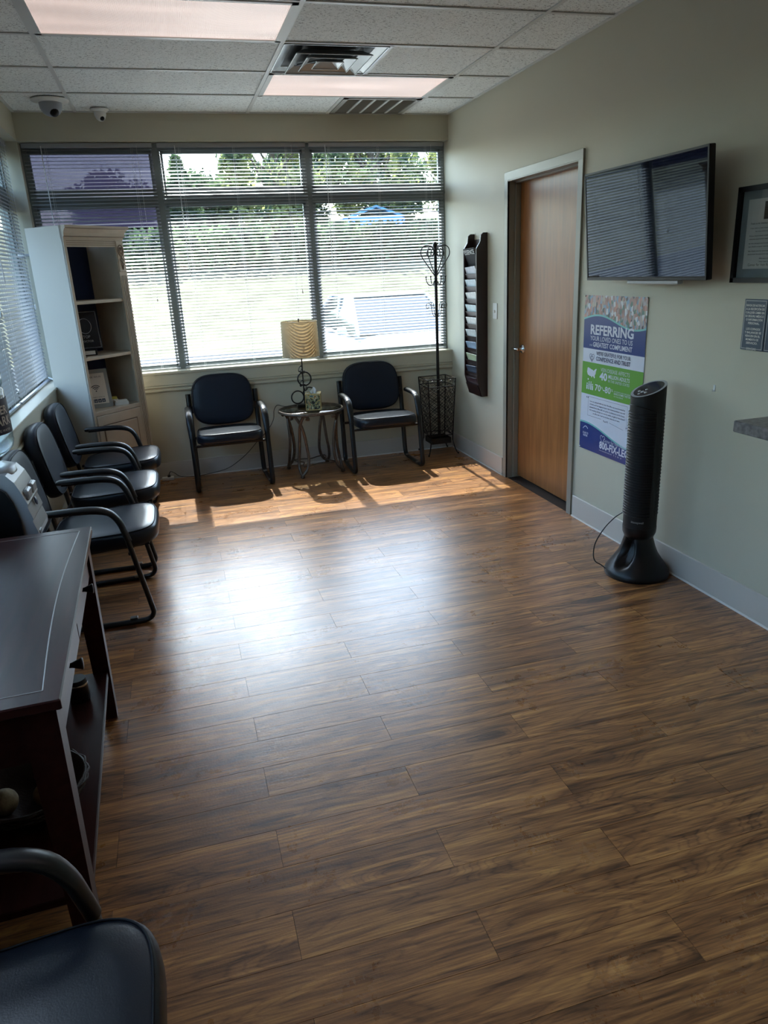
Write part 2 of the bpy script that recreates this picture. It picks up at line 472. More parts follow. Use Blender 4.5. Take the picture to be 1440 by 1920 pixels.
# baseboards
def baseboard(name, pts):
    mb = MB(); cb = MB()
    for (x0, y0, x1, y1) in pts: mb.box(x0, y0, 0.009, x1, y1, 0.142, b=0.002)
    o = struct(mb.build(name, M_base))
    for (x0, y0, x1, y1) in pts:
        e = 0.003
        cb.box(x0-e, y0-e, 0.0, x1+e, y1+e, 0.009)
    cb.build('caulk_line', M_caulk, o)
baseboard('baseboard_back', [(XL+0.001, -0.013, -0.001, -0.001)])
baseboard('baseboard_right', [(-0.013, -1.09, -0.001, -0.018), (-0.013, YF+0.02, -0.001, -2.165)])
baseboard('baseboard_left', [(XL+0.001, YF+0.02, XL+0.013, -0.018)])

# sills, aprons and chair rail
prof = [(0, 0.722), (0.012, 0.722), (0.022, 0.732), (0.022, 0.742), (0.014, 0.748), (0.016, 0.756), (0.026, 0.764), (0.026, 0.772), (0, 0.776)]
o = struct(MB().prism([(-a, b) for a, b in prof], 0, XL+0.001, -0.001).build('trim_1', M_trim), 'moulded chair rail under the back windows')
o = struct(MB().prism([(XL+a, b) for a, b in prof][::-1], 1, YF+0.02, -0.03).build('trim_2', M_trim), 'moulded chair rail along the left wall')
o = struct(MB().box(XL+0.001, -0.012, 0.778, -0.001, -0.0005, 0.865).box(XL+0.001, -0.022, 0.865, -0.001, 0.10, ZS, b=0.003).build('trim_3', M_trim), 'window sill of the back windows')
o = struct(MB().box(XL+0.0005, -5.3, 0.778, XL+0.012, -0.025, 0.865).box(XL-0.12, -5.3, 0.865, XL+0.022, -0.025, ZS, b=0.003).build('trim_4', M_trim), 'window sill of the left windows')

# ------------------------------------------------------------ windows
TZ0, TZ1 = 2.135, 2.235
def window_run(name, axis, base, a0, a1, mull, label):
    """axis 1: back wall run along x at y=base ; axis 0: left wall run along y at x=base (outwards negative)"""
    def bx(mb, p0, p1, d0, d1, z0, z1, b=0.0):
        if axis == 1: mb.box(p0, base+d0, z0, p1, base+d1, z1, b=b)
        else: mb.box(base-d1, p0, z0, base-d0, p1, z1, b=b)
        return mb
    mb = MB()
    bx(mb, a0, a1, 0, 0.05, ZH-0.05, ZH-0.001); bx(mb, a0, a1, 0, 0.05, ZS-0.015, ZS+0.03)
    bx(mb, a0, a0+0.035, 0.002, 0.048, ZS, ZH-0.01); bx(mb, a1-0.035, a1, 0.002, 0.048, ZS, ZH-0.01)
    root = struct(mb.build(name, M_alu), label)
    bx(MB(), a0, a1, 0.004, 0.046, TZ0, TZ1).build('transom', M_alu, root)
    bx(MB(), a0, a1, -0.006, 0.01, TZ0+0.035, TZ0+0.055).build('transom_lip', M_alu, root)
    for c in mull: bx(MB(), c-0.032, c+0.032, 0.001, 0.049, ZS, ZH-0.02).build('mullion', M_alu, root)
    ed = [a0]+list(mull)+[a1]
    for i in range(len(ed)-1):
        p0, p1 = ed[i]+0.033, ed[i+1]-0.033
        for (z0, z1) in ((ZS+0.03, TZ0), (TZ1, ZH-0.05)):
            bx(MB(), p0, p1, 0.026, 0.029, z0, z1).build('pane', M_glass, root)
            st = MB()
            for q0, q1, r0, r1 in ((p0, p1, z0, z0+0.02), (p0, p1, z1-0.02, z1), (p0, p0+0.018, z0, z1), (p1-0.018, p1, z0, z1)):
                bx(st, q0, q1, 0.012, 0.040, r0, r1)
            st.build('sash', M_alu, root)
    return root
win1 = window_run('window_1', 1, 0.105, XL, 0.0, (-2.315, -1.165), 'three bay aluminium window across the back wall')
win2 = window_run('window_2', 0, XL-0.125, -5.3, 0.0, (-1.22, -2.52, -3.85), 'aluminium strip window along the left wall')

PITCH = 0.0242
def blind(name, label, axis, a0, a1, base, tilt, zbot=None, top_tilt=None, group='white mini blinds on the back windows'):
    """slats run from a0 to a1; axis 1 -> along x at y=base, axis 0 -> along y at x=base (room side +x)"""
    L = a1-a0
    if axis == 1: root = thing(name, label, 'window blind', ((a0+a1)/2, base, ZH-0.004), 0, group)
    else: root = thing(name, label, 'window blind', (base, (a0+a1)/2, ZH-0.004), PI/2, group)
    # local: x along the slat, -y towards room, z down negative
    MB().box(-L/2, -0.014, -0.032, L/2, 0.014, 0.0, b=0.002).build('headrail', M_slat, root)
    zb = -(ZH-0.004) + (zbot or (ZS+0.012))
    n = int((-0.045-zb)/PITCH)
    w = 0.01175; sag = 0.0018
    def slat_mesh(tl):
        pr = [(t*w, sag*(1-t*t)) for t in (-1, -1/3, 1/3, 1)]
        ct, s_ = math.cos(tl), math.sin(tl)
        pr = [(y*ct-z_*s_, y*s_+z_*ct) for y, z_ in pr]
        vs = []
        for dz in (0, -0.0004):
            for x in (-L/2+0.003, L/2-0.003):
                for y, z_ in pr: vs.append((x, y, z_+dz))
        return MB().add(vs, [(k, k+4, k+5, k+1) for k in range(3)]+[(k+8, k+9, k+13, k+12) for k in range(3)], True)
    me = [None, None]
    z = -0.045
    for i in range(n):
        up_ = 0 if (z > -0.50 and top_tilt is not None) else 1
        if me[up_] is None:
            o = slat_mesh(top_tilt if up_ == 0 else tilt).build('slat', M_slat, root, loc=(0, 0, z)); me[up_] = o.data
        else:
            place('slat', me[up_], root, (rnd.uniform(-0.001, 0.001), 0, z+rnd.uniform(-0.0006, 0.0006)), (rnd.uniform(-0.03, 0.03), rnd.uniform(-0.0006, 0.0006), 0))
        z -= PITCH
    MB().box(-L/2+0.002, -0.011, zb-0.008, L/2-0.002, 0.011, zb+0.006, b=0.002).build('bottom_rail', M_slat, root)
    for t in (-0.36, 0.0, 0.36) if L > 1.0 else (-0.33, 0.33):
        mb = MB()
        for y in (-0.0135, 0.0135): mb.tube([(t*L, y, -0.03), (t*L, y, zb)], 0.0008, n=4)
        mb.tube([(t*L+0.012, 0, -0.03), (t*L+0.012, 0, zb)], 0.0008, n=4)
        mb.build('ladder_cord', M_cord, root)
    MB().tube([(-L/2+0.13, -0.022, -0.02), (-L/2+0.13, -0.026, -0.95)], 0.0032, n=6).build('tilt_wand', M_wand, root)
    MB().tube([(L/2-0.11, -0.02, -0.02), (L/2-0.11, -0.022, -1.1)], 0.0011, n=4).lathe([(0.001, -1.135), (0.006, -1.13), (0.004, -1.1), (0.001, -1.097)], 8, Matrix.Translation((L/2-0.11, -0.022, 0))).build('pull_cord', M_cord, root)
    return root
TB = R(27.5)
blind('window_blind', 'mini blind on left bay of back windows, behind the bookcase', 1, -3.232, -2.335, 0.068, TB, None, R(17))
blind('window_blind', 'mini blind on middle bay of back windows, above the left chair and lamp', 1, -2.300, -1.178, 0.068, TB, None, R(17))
blind('window_blind', 'mini blind on right bay of back windows, behind the coat stand', 1, -1.150, -0.026, 0.068, TB, None, R(17))
TL = R(48)
LG = 'white mini blinds on the left wall windows'
blind('window_blind', 'half closed mini blind on left wall window nearest the corner', 0, -1.20, -0.025, XL-0.085, TL, group=LG)
blind('window_blind', 'half closed mini blind on left wall, second from the corner', 0, -2.50, -1.235, XL-0.085, TL, group=LG)
blind('window_blind', 'mini blind on left wall above the console table, outside the photo edge', 0, -3.83, -2.535, XL-0.085, TL, group=LG)
blind('window_blind', 'mini blind on left wall nearest the camera, outside the photo edge', 0, -5.28, -3.865, XL-0.085, TL, group=LG)
# purple panel on the outside of the upper left bay
tag(MB().box(XL-0.02, 0.215, 1.99, -2.345, 0.222, 2.60).build('window_banner', M_purple), 'dark purple banner hung outside the upper left bay window', 'banner')
# tilt wand of the corner blind left on the sill and small clamp
tag(MB().tube([(XL-0.075, -0.07, ZS+0.032), (XL+0.005, -0.18, ZS+0.008)], 0.006, n=8).build('loose_wand', M_white), 'short white rod lying on the left window sill beside the bookcase', 'rod')
tag(MB().box(-0.10, -0.014, -0.009, 0.03, 0.014, 0.009, b=0.003).box(0.03, -0.010, -0.007, 0.052, 0.010, 0.007, b=0.002).build('blind_latch', M_silver, loc=(XL-0.02, -0.09, 1.80)), 'grey bracket sticking out of the corner blind on left wall', 'bracket')

# ------------------------------------------------------------ ceiling
ceil = struct(MB().box(XL-0.2, YF-0.1, H+0.03, 0.2, 0.2, H+0.2).build('ceiling', mat('plenum', (70, 70, 70), 0.9)))
xs = [XL, -2.829, -1.610, -0.391, 0.0]
ys = [0.0]; v = -0.567
while v > YF: ys.append(v); v -= 0.6096
ys.append(YF)
bar_w = 0.012
for x in xs[1:-1]:
    MB().box(x-bar_w, YF, H-0.001, x+bar_w, 0, H+0.005).box(x-0.002, YF, H+0.005, x+0.002, 0, H+0.03).build('grid_bar', M_bar, ceil)
for i in range(1, len(ys)-1):
    for j in range(4):
        a, b = xs[j]+(bar_w if j else 0), xs[j+1]-(bar_w if j < 3 else 0)
        MB().box(a, ys[i]-bar_w, H, b, ys[i]+bar_w, H+0.005).build('grid_bar', M_bar, ceil)
MB().box(-1.0-bar_w, ys[3], H, -1.0+bar_w, ys[2], H+0.005).build('grid_bar', M_bar, ceil)
MB().box(-1.0-bar_w, ys[1], H, -1.0+bar_w, 0, H+0.005).build('grid_bar', M_bar, ceil)
wa = MB()
wa.box(XL, -0.02, H-0.001, 0, 0, H+0.02).box(XL, YF, H-0.001, 0, YF+0.02, H+0.02).box(XL, YF, H-0.0005, XL+0.02, 0, H+0.02).box(-0.02, YF, H-0.0005, 0, 0, H+0.02)
wa.build('wall_angle', M_bar, ceil)
skip = {(1, 3): 'light', (2, 1): 'light', (2, 2): 'diff', (2, 0): 'vent', (2, 8): 'light', (1, 8): 'light'}
tcache = {}
for i in range(len(ys)-1):
    for j in range(4):
        x0, x1, y0, y1_ = xs[j], xs[j+1], ys[i+1], ys[i]
        kind = skip.get((j, i))
        rects = [(x0, x1)]
        if kind == 'light': rects = []
        if kind == 'diff': rects = [(-1.0, x1)]
        if kind == 'vent': rects = [(x0, -1.0)]
        for (a, b) in rects:
            key = (round(b-a, 3), round(y1_-y0, 3))
            cx, cy = (a+b)/2, (y0+y1_)/2
            lo = (cx, cy, H+rnd.uniform(0.0, 0.0015))
            if key in tcache: place('ceiling_tile', tcache[key], ceil, lo)
            else:
                hx, hy = (b-a)/2-0.004, (y1_-y0)/2-0.004
                o = MB().box(-hx, -hy, 0.0055, hx, hy, 0.02, b=0.002).build('ceiling_tile', M_tile, ceil, loc=lo)
                tcache[key] = o.data
def troffer(x0, x1, y0, y1_, label):
    cx, cy = (x0+x1)/2, (y0+y1_)/2
    t = thing('ceiling_light', label, 'ceiling light', (cx, cy, H), 0, 'recessed fluorescent ceiling lights')
    hx, hy = (x1-x0)/2-bar_w, (y1_-y0)/2-bar_w
    mb = MB()
    for a in (-1, 1):
        mb.box(a*hx, -hy, -0.004, a*(hx-0.03), hy, 0.012); mb.box(-hx, a*hy, -0.004, hx, a*(hy-0.022), 0.012)
    mb.build('frame', M_bar, t)
    MB().box(-hx+0.028, -hy+0.02, 0.0, hx-0.028, hy-0.02, 0.006).build('lens', M_lens, t)
    MB().box(-hx, -hy, 0.012, hx, hy, 0.028).build('housing', M_bar, t)
troffer(-2.829, -1.610, ys[4], ys[3], 'fluorescent ceiling light at top left, nearer the camera')
troffer(-1.610, -0.391, ys[2], ys[1], 'fluorescent ceiling light beyond the square air diffuser')
troffer(-2.829, -1.610, ys[9], ys[8], 'fluorescent ceiling light above the camera, left one')
troffer(-1.610, -0.391, ys[9], ys[8], 'fluorescent ceiling light above the camera, right one')
# square diffuser
t = thing('ceiling_diffuser', 'square stepped metal air diffuser in the ceiling', 'air vent', (-1.305, (ys[2]+ys[3])/2, H))
M_diff = mat('diffuser_metal', (176, 182, 184), 0.3, 0.45)
MB().box(-0.28, -0.28, 0.02, 0.28, 0.28, 0.027).build('dark_throat', M_blackm, t)
def cone(s_out, s_in, z_out, z_in, th=0.003):
    mb = MB(); vs = []
    for s0, z0 in ((s_out, z_out), (s_in, z_in), (s_in, z_in+th), (s_out, z_out+th)):
        vs += [(-s0, -s0, z0), (s0, -s0, z0), (s0, s0, z0), (-s0, s0, z0)]
    fs = []
    for r_ in range(4):
        q = (r_+1) % 4
        for i in range(4):
            j = (i+1) % 4; fs.append((r_*4+i, r_*4+j, q*4+j, q*4+i))
    return mb.add(vs, fs)
mb = cone(0.293, 0.235, -0.002, 0.018)
for a in (-1, 1):
    mb.box(a*0.293, -0.293, -0.004, a*0.285, 0.293, 0.002); mb.box(-0.293, a*0.293, -0.004, 0.293, a*0.285, 0.002)
mb.build('outer_flange', M_diff, t)
for (a, b, z0, z1) in ((0.215, 0.165, -0.024, 0.006), (0.145, 0.10, -0.026, 0.004), (0.078, 0.03, -0.028, 0.0)):
    mb = cone(a, b, z0, z1)
    for s_ in (-1, 1):
        mb.tube([(s_*a, -a, z0), (s_*a, a, z0)], 0.003, n=6); mb.tube([(-a, s_*a, z0), (a, s_*a, z0)], 0.003, n=6)
    mb.build('cone_ring', M_diff, t)
mb = MB()
for a in (0, PI/2): mb.box(-0.21, -0.004, 0.003, 0.21, 0.004, 0.012, M=Matrix.Rotation(a+PI/4, 4, 'Z'))
mb.build('hanger', M_diff, t)
# return grille
t = thing('return_grille', 'grey louvred return air grille at ceiling edge above back windows', 'air vent', (-0.6955, -0.2835, H))
M_ret = mat('grille_metal', (150, 148, 140), 0.5, 0.2)
mb = MB()
hx, hy = 0.29, 0.262
for a in (-1, 1):
    mb.box(a*hx, -hy, -0.004, a*(hx-0.035), hy, 0.006); mb.box(-hx, a*hy, -0.004, hx, a*(hy-0.03), 0.006)
mb.build('frame', M_ret, t)
MB().box(-hx, -hy, 0.018, hx, hy, 0.022).build('backing', M_blackm, t)
for k in range(1, 5):
    x = -0.255+0.51*k/5
    MB().box(x-0.008, -0.235, -0.002, x+0.008, 0.235, 0.008).build('divider', M_bar, t)
lv = None
for k in range(30):
    y = -0.225+0.45*k/29
    if lv is None:
        o = MB().box(-0.255, -0.0068, -0.0008, 0.255, 0.0068, 0.0008, M=Matrix.Rotation(R(42), 4, 'X')).build('louvre', M_ret, t, loc=(0, y, 0.008)); lv = o.data
    else: place('louvre', lv, t, (0, y, 0.008))
# dome cameras
def dome(x, y, rb, rd, hd, label, c):
    t = thing('dome_camera', label, 'security camera', (x, y, H), 0)
    MB().lathe([(rb, 0.0), (rb, -0.006), (rb*0.86, -0.012), (rd*1.04, -0.018)], 32, Matrix.Identity(4)).build('ceiling_ring', M_white, t)
    pr = [(rd*1.02, -0.012), (rd, -0.03), (rd*0.96, -hd*0.55), (rd*0.72, -hd*0.85), (rd*0.35, -hd), (0.001, -hd)]
    MB().lathe(pr, 28).build('housing', c, t)
    cc = Vector((rd*0.25, -rd*0.45, -hd*0.80))
    o = MB().ball(cc, rd*0.42, 16, 10).build('lens_ball', M_black, t)
    return t
dome(-2.943, -0.385, 0.118, 0.072, 0.095, 'grey dome security camera on ceiling near left wall, the larger one', mat('cam_grey', (150, 156, 164), 0.4))
dome(-2.655, -0.115, 0.062, 0.040, 0.075, 'small white dome security camera on ceiling edge', M_white)

# ------------------------------------------------------------ door
door = struct(bpy.data.objects.new('door_1', None)); C.objects.link(door); door.location = (0.085, -1.62, 0)
door['label'] = 'light brown veneer door with grey metal frame and lever handle'
DX = 0.085
MB().box(0, -2.085+1.62, 0.012, 0.044, -1.168+1.62, 2.118, b=0.002).build('door_leaf', M_door, door)
fr_ = MB()
ox, oy = -DX, 1.62
def fb(x0, y0, z0, x1, y1, z1, b=0.0015): fr_.box(x0+ox, y0+oy, z0, x1+ox, y1+oy, z1, b=b)
for ya, yb in ((-1.108, -1.160), (-2.145, -2.093)):
    fb(-0.014, ya, 0, 0.0, yb, 2.150)              # face
    s_ = 1 if ya > -1.5 else -1
    fb(-0.012, yb-0.0*s_, 0, 0.045, yb+0.012*s_, 2.16)      # reveal
    fb(0.045, yb-0.002*s_-0.010*s_, 0, 0.083, yb+0.012*s_, 2.13)   # stop
fb(-0.0145, -2.1455, 2.124, 0.0005, -1.1075, 2.1785)
fb(-0.0125, -2.0925, 2.118, 0.0445, -1.1605, 2.1285)
fb(0.0455, -2.0945, 2.108, 0.0825, -1.159, 2.1275)
fb(0.083, -2.10, 0.0, 0.15, -2.087, 2.128); fb(0.083, -1.166, 0.0, 0.15, -1.155, 2.128); fb(0.083, -2.1, 2.12, 0.15, -1.155, 2.129)
fr_.build('door_frame', M_frame, door)
hm = MB()
Rx = Matrix.Rotation(-PI/2, 4, 'Y')
T = Matrix.Translation((0, -1.232+1.62, 0.985)) @ Rx
hm.lathe([(0.033, 0.0), (0.033, 0.006), (0.028, 0.012), (0.012, 0.014), (0.011, 0.045), (0.013, 0.05), (0.0005, 0.052)], 24, T)
lv_ = MB().tube(smooth_path([(-0.045, -1.232+1.62, 0.985), (-0.052, -1.215+1.62, 0.986), (-0.053, -1.17+1.62, 0.986), (-0.050, -1.125+1.62, 0.984)]), [0.010]*12+[0.008], [0.009]*12+[0.006], n=10)
h = hm.build('door_handle', M_chrome, door); lv_.build('lever', M_chrome, h)
MB().box(0.0445, -0.6, 0.0, 0.06, 0.6, 2.2).build('dark_void', M_blackm, door)

# light switch
t = thing('light_switch', 'white light switch plate beside the door', 'light switch', (0, -0.935, 1.247))
MB().box(-0.006, -0.037, -0.058, -0.0005, 0.037, 0.058, b=0.002).build('plate', M_white, t)
MB().box(-0.016, -0.005, -0.012, -0.005, 0.005, 0.008, b=0.002).build('toggle', M_white, t)

# ------------------------------------------------------------ guest chairs
def superring(w, d, e, n=40, cy=0.0, taper=0.0):
    out = []
    for i in range(n):
        a = 2*PI*i/n; c_, s_ = math.cos(a), math.sin(a)
        x = abs(c_)**(2/e)*math.copysign(1, c_)*w/2; y = abs(s_)**(2/e)*math.copysign(1, s_)*d/2
        x *= 1+taper*y/(d/2)
        out.append((x, y+cy))
    return out
def cushion(w, d, t_, e=4.0, n=40, taper=0.0, M=None, dome=0.25):
    mb = MB(); prof_ = [(0.90, 0.0), (0.975, 0.10), (1.0, 0.32), (1.0, 0.62), (0.985, 0.80), (0.955, 0.93), (0.90, 1.0), (0.72, 1.0+dome*0.45), (0.45, 1.0+dome*0.8), (0.15, 1.0+dome)]
    vs = []
    for s_, z in prof_:
        off = (1-s_)
        for x, y in superring(w, d, e, n, 0, taper):
            vs.append((x*(1-off*0.6*(0.5/w)), y*(1-off*0.6*(0.5/d)), z*t_) if s_ >= 0.9 else (x*s_, y*s_, z*t_))
    fs = []
    for k in range(len(prof_)-1):
        for i in range(n):
            j = (i+1) % n; fs.append((k*n+i, k*n+j, (k+1)*n+j, (k+1)*n+i))
    mb.add(vs, fs, True, M)
    mb.add(vs[:n], [tuple(range(n-1, -1, -1))], False, M); mb.add(vs[-n:], [tuple(range(n))], True, M)
    return mb
chair_frame_pts = [(0.262, 0.72), (0.235, 0.55), (0.205, 0.35), (0.175, 0.10), (0.155, 0.035), (0.11, 0.013), (0.0, 0.012), (-0.20, 0.012), (-0.27, 0.017), (-0.297, 0.045), (-0.293, 0.095), (-0.262, 0.28), (-0.232, 0.46), (-0.214, 0.54), (-0.180, 0.590), (-0.12, 0.612), (-0.03, 0.618), (0.10, 0.618)]
def make_chair(label, loc, rz, group):
    t = thing('guest_chair', label, 'chair', loc, rz, group); t.scale = (1, 1, 0.962)
    for s_ in (-1, 1):
        pts = [(s_*(0.272+0.015*min(1, max(0, (0.2-y)/0.3))), y, z) for y, z in chair_frame_pts]
        # square the corners a little: dense path
        fr1 = MB().tube(smooth_path(pts, 3), 0.0195, 0.0125, side=(1, 0, 0), n=10).build('side_frame', M_tube, t)
        pad = [(s_*0.287, y, z+0.004) for y, z in ((-0.238, 0.44), (-0.226, 0.49), (-0.210, 0.545), (-0.178, 0.592), (-0.12, 0.617), (-0.03, 0.623), (0.06, 0.623), (0.125, 0.621))]
        pp = smooth_path(pad, 3); nn = len(pp)
        rx = [0.021+0.005*min(1, i/6) for i in range(nn)]; rx[-1] = 0.02
        MB().tube(pp, rx, [0.0155]*(nn-1)+[0.012], side=(1, 0, 0), n=12).build('arm_pad', M_pad, t)
        for y in (-0.20, 0.10): MB().box(s_*0.272-0.014, y-0.02, 0.022, s_*0.272+0.014, y+0.015, 0.032, b=0.002).build('glide_clip', M_bolt, fr1)
    cb = MB()
    for y, z in ((-0.235, 0.372), (0.15, 0.36)): cb.tube([(-0.27, y, z), (0.27, y, z)], 0.011, n=8)
    cb.box(-0.2, -0.25, 0.375, -0.17, 0.17, 0.39); cb.box(0.17, -0.25, 0.375, 0.2, 0.17, 0.39)
    cb.build('seat_support', M_tube, t)
    for s_ in (-1, 1):
        MB().lathe([(0.009, 0), (0.009, 0.006), (0.005, 0.008)], 10, Matrix.Translation((s_*0.255, -0.235, 0.372)) @ Matrix.Rotation(s_*-PI/2, 4, 'Y')).build('bolt', M_bolt, t)
    Ms = Matrix.Translation((0, -0.125, 0.388)) @ Matrix.Rotation(R(3), 4, 'X').inverted()
    st = cushion(0.50, 0.50, 0.078, 4.2, 44, -0.05, Ms, 0.12).build('seat', M_vinyl, t)
    ring = superring(0.475, 0.475, 4.2, 60, 0, -0.05)
    MB().tube([(x, y, 0.0785) for x, y in ring], 0.0028, n=6, closed=True, M=Ms).build('piping', M_piping, st)
    MB().box(-0.225, -0.2, -0.006, 0.225, 0.2, 0.004, M=Ms).build('seat_board', M_blackm, st)
    # back: local z of the cushion becomes the forward direction
    Mb = Matrix.Translation((0, 0.262, 0.655)) @ Matrix.Rotation(R(-11), 4, 'X') @ Matrix.Rotation(PI/2, 4, 'X')
    n = 48
    bk = cushion(0.495, 0.43, 0.072, 3.3, n, -0.03, Mb, 0.12).build('backrest', M_vinylb, t)
    ring = superring(0.472, 0.407, 3.3, 64, 0, -0.03)
    MB().tube([(x, y, 0.0725) for x, y in ring], 0.0026, n=6, closed=True, M=Mb).build('piping', M_piping, bk)
    for s_ in (-1, 1): MB().box(s_*0.20, 0.225, 0.56, s_*0.268, 0.245, 0.62).build('back_bracket', M_tube, t)
    return t
G1 = 'navy guest chairs with black sled frames'
ch = make_chair('navy guest chair under back windows left of the round table', (-2.040, -0.285, 0), 0, G1)
dup(ch, (-0.782, -0.290, 0), R(-1), 'navy guest chair under back windows between table and coat stand', G1)
dup(ch, (-2.928, -0.985, 0), R(90), 'navy guest chair on left wall beside the bookcase, farthest of that row', G1)
dup(ch, (-2.928, -1.71, 0), R(90), 'navy guest chair on left wall, middle of the row of three', G1)
dup(ch, (-2.928, -2.455, 0), R(90), 'navy guest chair on left wall next to the water cooler', G1)
dup(ch, (-2.895, -5.235, 0), R(90), 'navy guest chair at the bottom left, in front of the console table', G1)

# ------------------------------------------------------------ round table, lamp, tissues
TX, TY, TZ = -1.355, -0.292, 0.53
t = thing('side_table', 'small round glass topped side table with curled bronze legs', 'table', (TX, TY, 0))
tp = MB().lathe([(0.001, TZ-0.008), (0.252, TZ-0.008), (0.256, TZ-0.004), (0.252, TZ), (0.001, TZ)], 48).build('glass_top', M_tglass, t)
rim = MB()
for r_, z in ((0.259, TZ-0.004), (0.256, TZ-0.014), (0.262, TZ-0.012)):
    rim.tube([(r_*math.cos(2*PI*i/48), r_*math.sin(2*PI*i/48), z) for i in range(48)], 0.0075, n=8, closed=True)
for i in range(24):
    a = 2*PI*i/24; rim.ball((0.262*math.cos(a), 0.262*math.sin(a), TZ-0.012), 0.009, 6, 4)
rim.build('rim', M_bronze, t)
leg = MB()
for s_ in (-1, 1):
    pts = [(0.235, s_*0.060, 0.490), (0.222, s_*0.078, 0.482), (0.225, s_*0.066, 0.500), (0.230, s_*0.045, 0.510), (0.225, s_*0.018, 0.475), (0.215, s_*-0.008, 0.42), (0.203, s_*-0.022, 0.34), (0.198, s_*-0.034, 0.24), (0.205, s_*-0.044, 0.15), (0.222, s_*-0.036, 0.075), (0.245, s_*-0.012, 0.035), (0.252, 0.0, 0.028)]
    leg.tube(smooth_path(pts, 4), 0.0125, n=8)
leg.lathe([(0.006, 0.0), (0.016, 0.004), (0.019, 0.014), (0.014, 0.024), (0.017, 0.030), (0.010, 0.036), (0.001, 0.038)], 12, Matrix.Translation((0.25, 0, 0)))
lm = None
for k in range(4):
    a = R(-125+90*k)
    if lm is None: o = leg.build('leg', M_bronze, t, rot=(0, 0, a)); lm = o.data
    else: place('leg', lm, t, None, (0, 0, a))
mb = MB()
for k in range(4):
    a = R(-125+90*k); pts = []
    for i in range(17):
        b = PI*i/16; rr = 0.205-0.11*math.sin(b)
        pts.append((rr*math.cos(a+b/2), rr*math.sin(a+b/2), 0.085))
    mb.tube(pts, 0.005, n=6)
mb.build('stretcher_scroll', M_bronze, t)

LX, LY = -1.395, -0.20
t = thing('table_lamp', 'black chain ring lamp with pale drum shade on the round table', 'lamp', (LX, LY, TZ))
MB().box(-0.055, -0.04, 0.0, 0.055, 0.04, 0.028, b=0.004).build('base', M_black, t)
MB().tube([(0.01, 0, 0.025), (0.012, 0, 0.45)], 0.0055, n=8).build('stem', M_iron, t)
def ring(mb, c, r_, rr=0.0045, ax='Y', rz=0.0):
    Mx = Matrix.Translation(c) @ Matrix.Rotation(rz, 4, 'Z')
    mb.tube([(r_*math.cos(2*PI*i/32), 0, r_*math.sin(2*PI*i/32)) for i in range(32)], rr, n=8, closed=True, M=Mx)
for c, r_, rz in (((-0.045, 0.0, 0.085), 0.052, 0.1), ((0.058, 0.012, 0.105), 0.052, -0.2), ((0.022, -0.002, 0.232), 0.055, 0.0)):
    mb = MB(); ring(mb, c, r_, 0.006, rz=rz); mb.build('ring', M_iron, t)
for c, sc_, ry in (((-0.004, -0.008, 0.198), 0.02, R(25)), ((0.020, -0.008, 0.165), 0.018, R(-10)), ((-0.006, -0.004, 0.315), 0.019, R(25)), ((0.012, 0.002, 0.285), 0.016, R(80)), ((0.024, -0.01, 0.145), 0.014, R(60))):
    Mx = Matrix.Translation(c) @ Matrix.Rotation(ry, 4, 'Y') @ Matrix.Diagonal((0.62, 1, 1.25, 1))
    MB().tube([(sc_*math.cos(2*PI*i/20), 0, sc_*math.sin(2*PI*i/20)) for i in range(20)], 0.0045, n=6, closed=True, M=Mx).build('chain_link', M_iron, t)
sh = MB(); pr = [(0.151, 0.415), (0.145, 0.69)]
sh.lathe(pr, 64, Matrix.Translation((0.012, 0, 0)), True, False)
o = sh.build('lamp_shade', M_shade, t)
MB().tube([(0.012+0.1515*math.cos(2*PI*i/64), 0.1515*math.sin(2*PI*i/64), 0.415) for i in range(64)], 0.0022, n=6, closed=True).tube([(0.012+0.1455*math.cos(2*PI*i/64), 0.1455*math.sin(2*PI*i/64), 0.69) for i in range(64)], 0.0022, n=6, closed=True).build('shade_trim', M_shade, o)
hp = MB()
for k in range(3):
    a = 2*PI*k/3; hp.tube([(0.012, 0, 0.678), (0.012+0.145*math.cos(a), 0.145*math.sin(a), 0.686)], 0.0018, n=5)
hp.tube([(0.012, 0, 0.45), (0.012, 0, 0.685)], 0.003, n=6)
hp.build('harp', M_iron, t)
MB().lathe([(0.004, 0.685), (0.004, 0.70), (0.006, 0.703), (0.005, 0.712), (0.001, 0.714)], 10, Matrix.Translation((0.012, 0, 0))).build('finial', M_black, t)
MB().lathe([(0.012, 0.44), (0.014, 0.48), (0.001, 0.49)], 12, Matrix.Translation((0.012, 0, 0))).ball((0.012, 0, 0.53), 0.03, 14, 10, (1, 1, 1.25)).build('bulb', M_white, t)
cord = MB().tube(smooth_path([(-1.45, -0.19, 0.545), (-1.50, -0.17, 0.542), (-1.555, -0.14, 0.54), (-1.60, -0.08, 0.545), (-1.628, -0.06, 0.50), (-1.64, -0.05, 0.42), (-1.70, -0.045, 0.33), (-1.79, -0.045, 0.25), (-1.87, -0.045, 0.17), (-1.96, -0.045, 0.10), (-2.06, -0.045, 0.045), (-2.18, -0.045, 0.02), (-2.33, -0.05, 0.008), (-2.45, -0.055, 0.02), (-2.50, -0.05, 0.055), (-2.53, -0.045, 0.07), (-2.545, -0.04, 0.05), (-2.548, -0.04, 0.03)], 5), 0.0028, n=6).build('lamp_cord', M_black, t, loc=(-LX, -LY, -TZ))
t = thing('power_strip', 'small white plug adapter on floor against the back wall', 'plug adapter', (-2.56, -0.045, 0))
MB().box(-0.045, -0.022, 0.0, 0.05, 0.022, 0.026, b=0.003).build('body', M_white, t)
MB().box(-0.0, -0.012, 0.026, 0.024, 0.012, 0.042, b=0.003).build('plug', M_black, t)
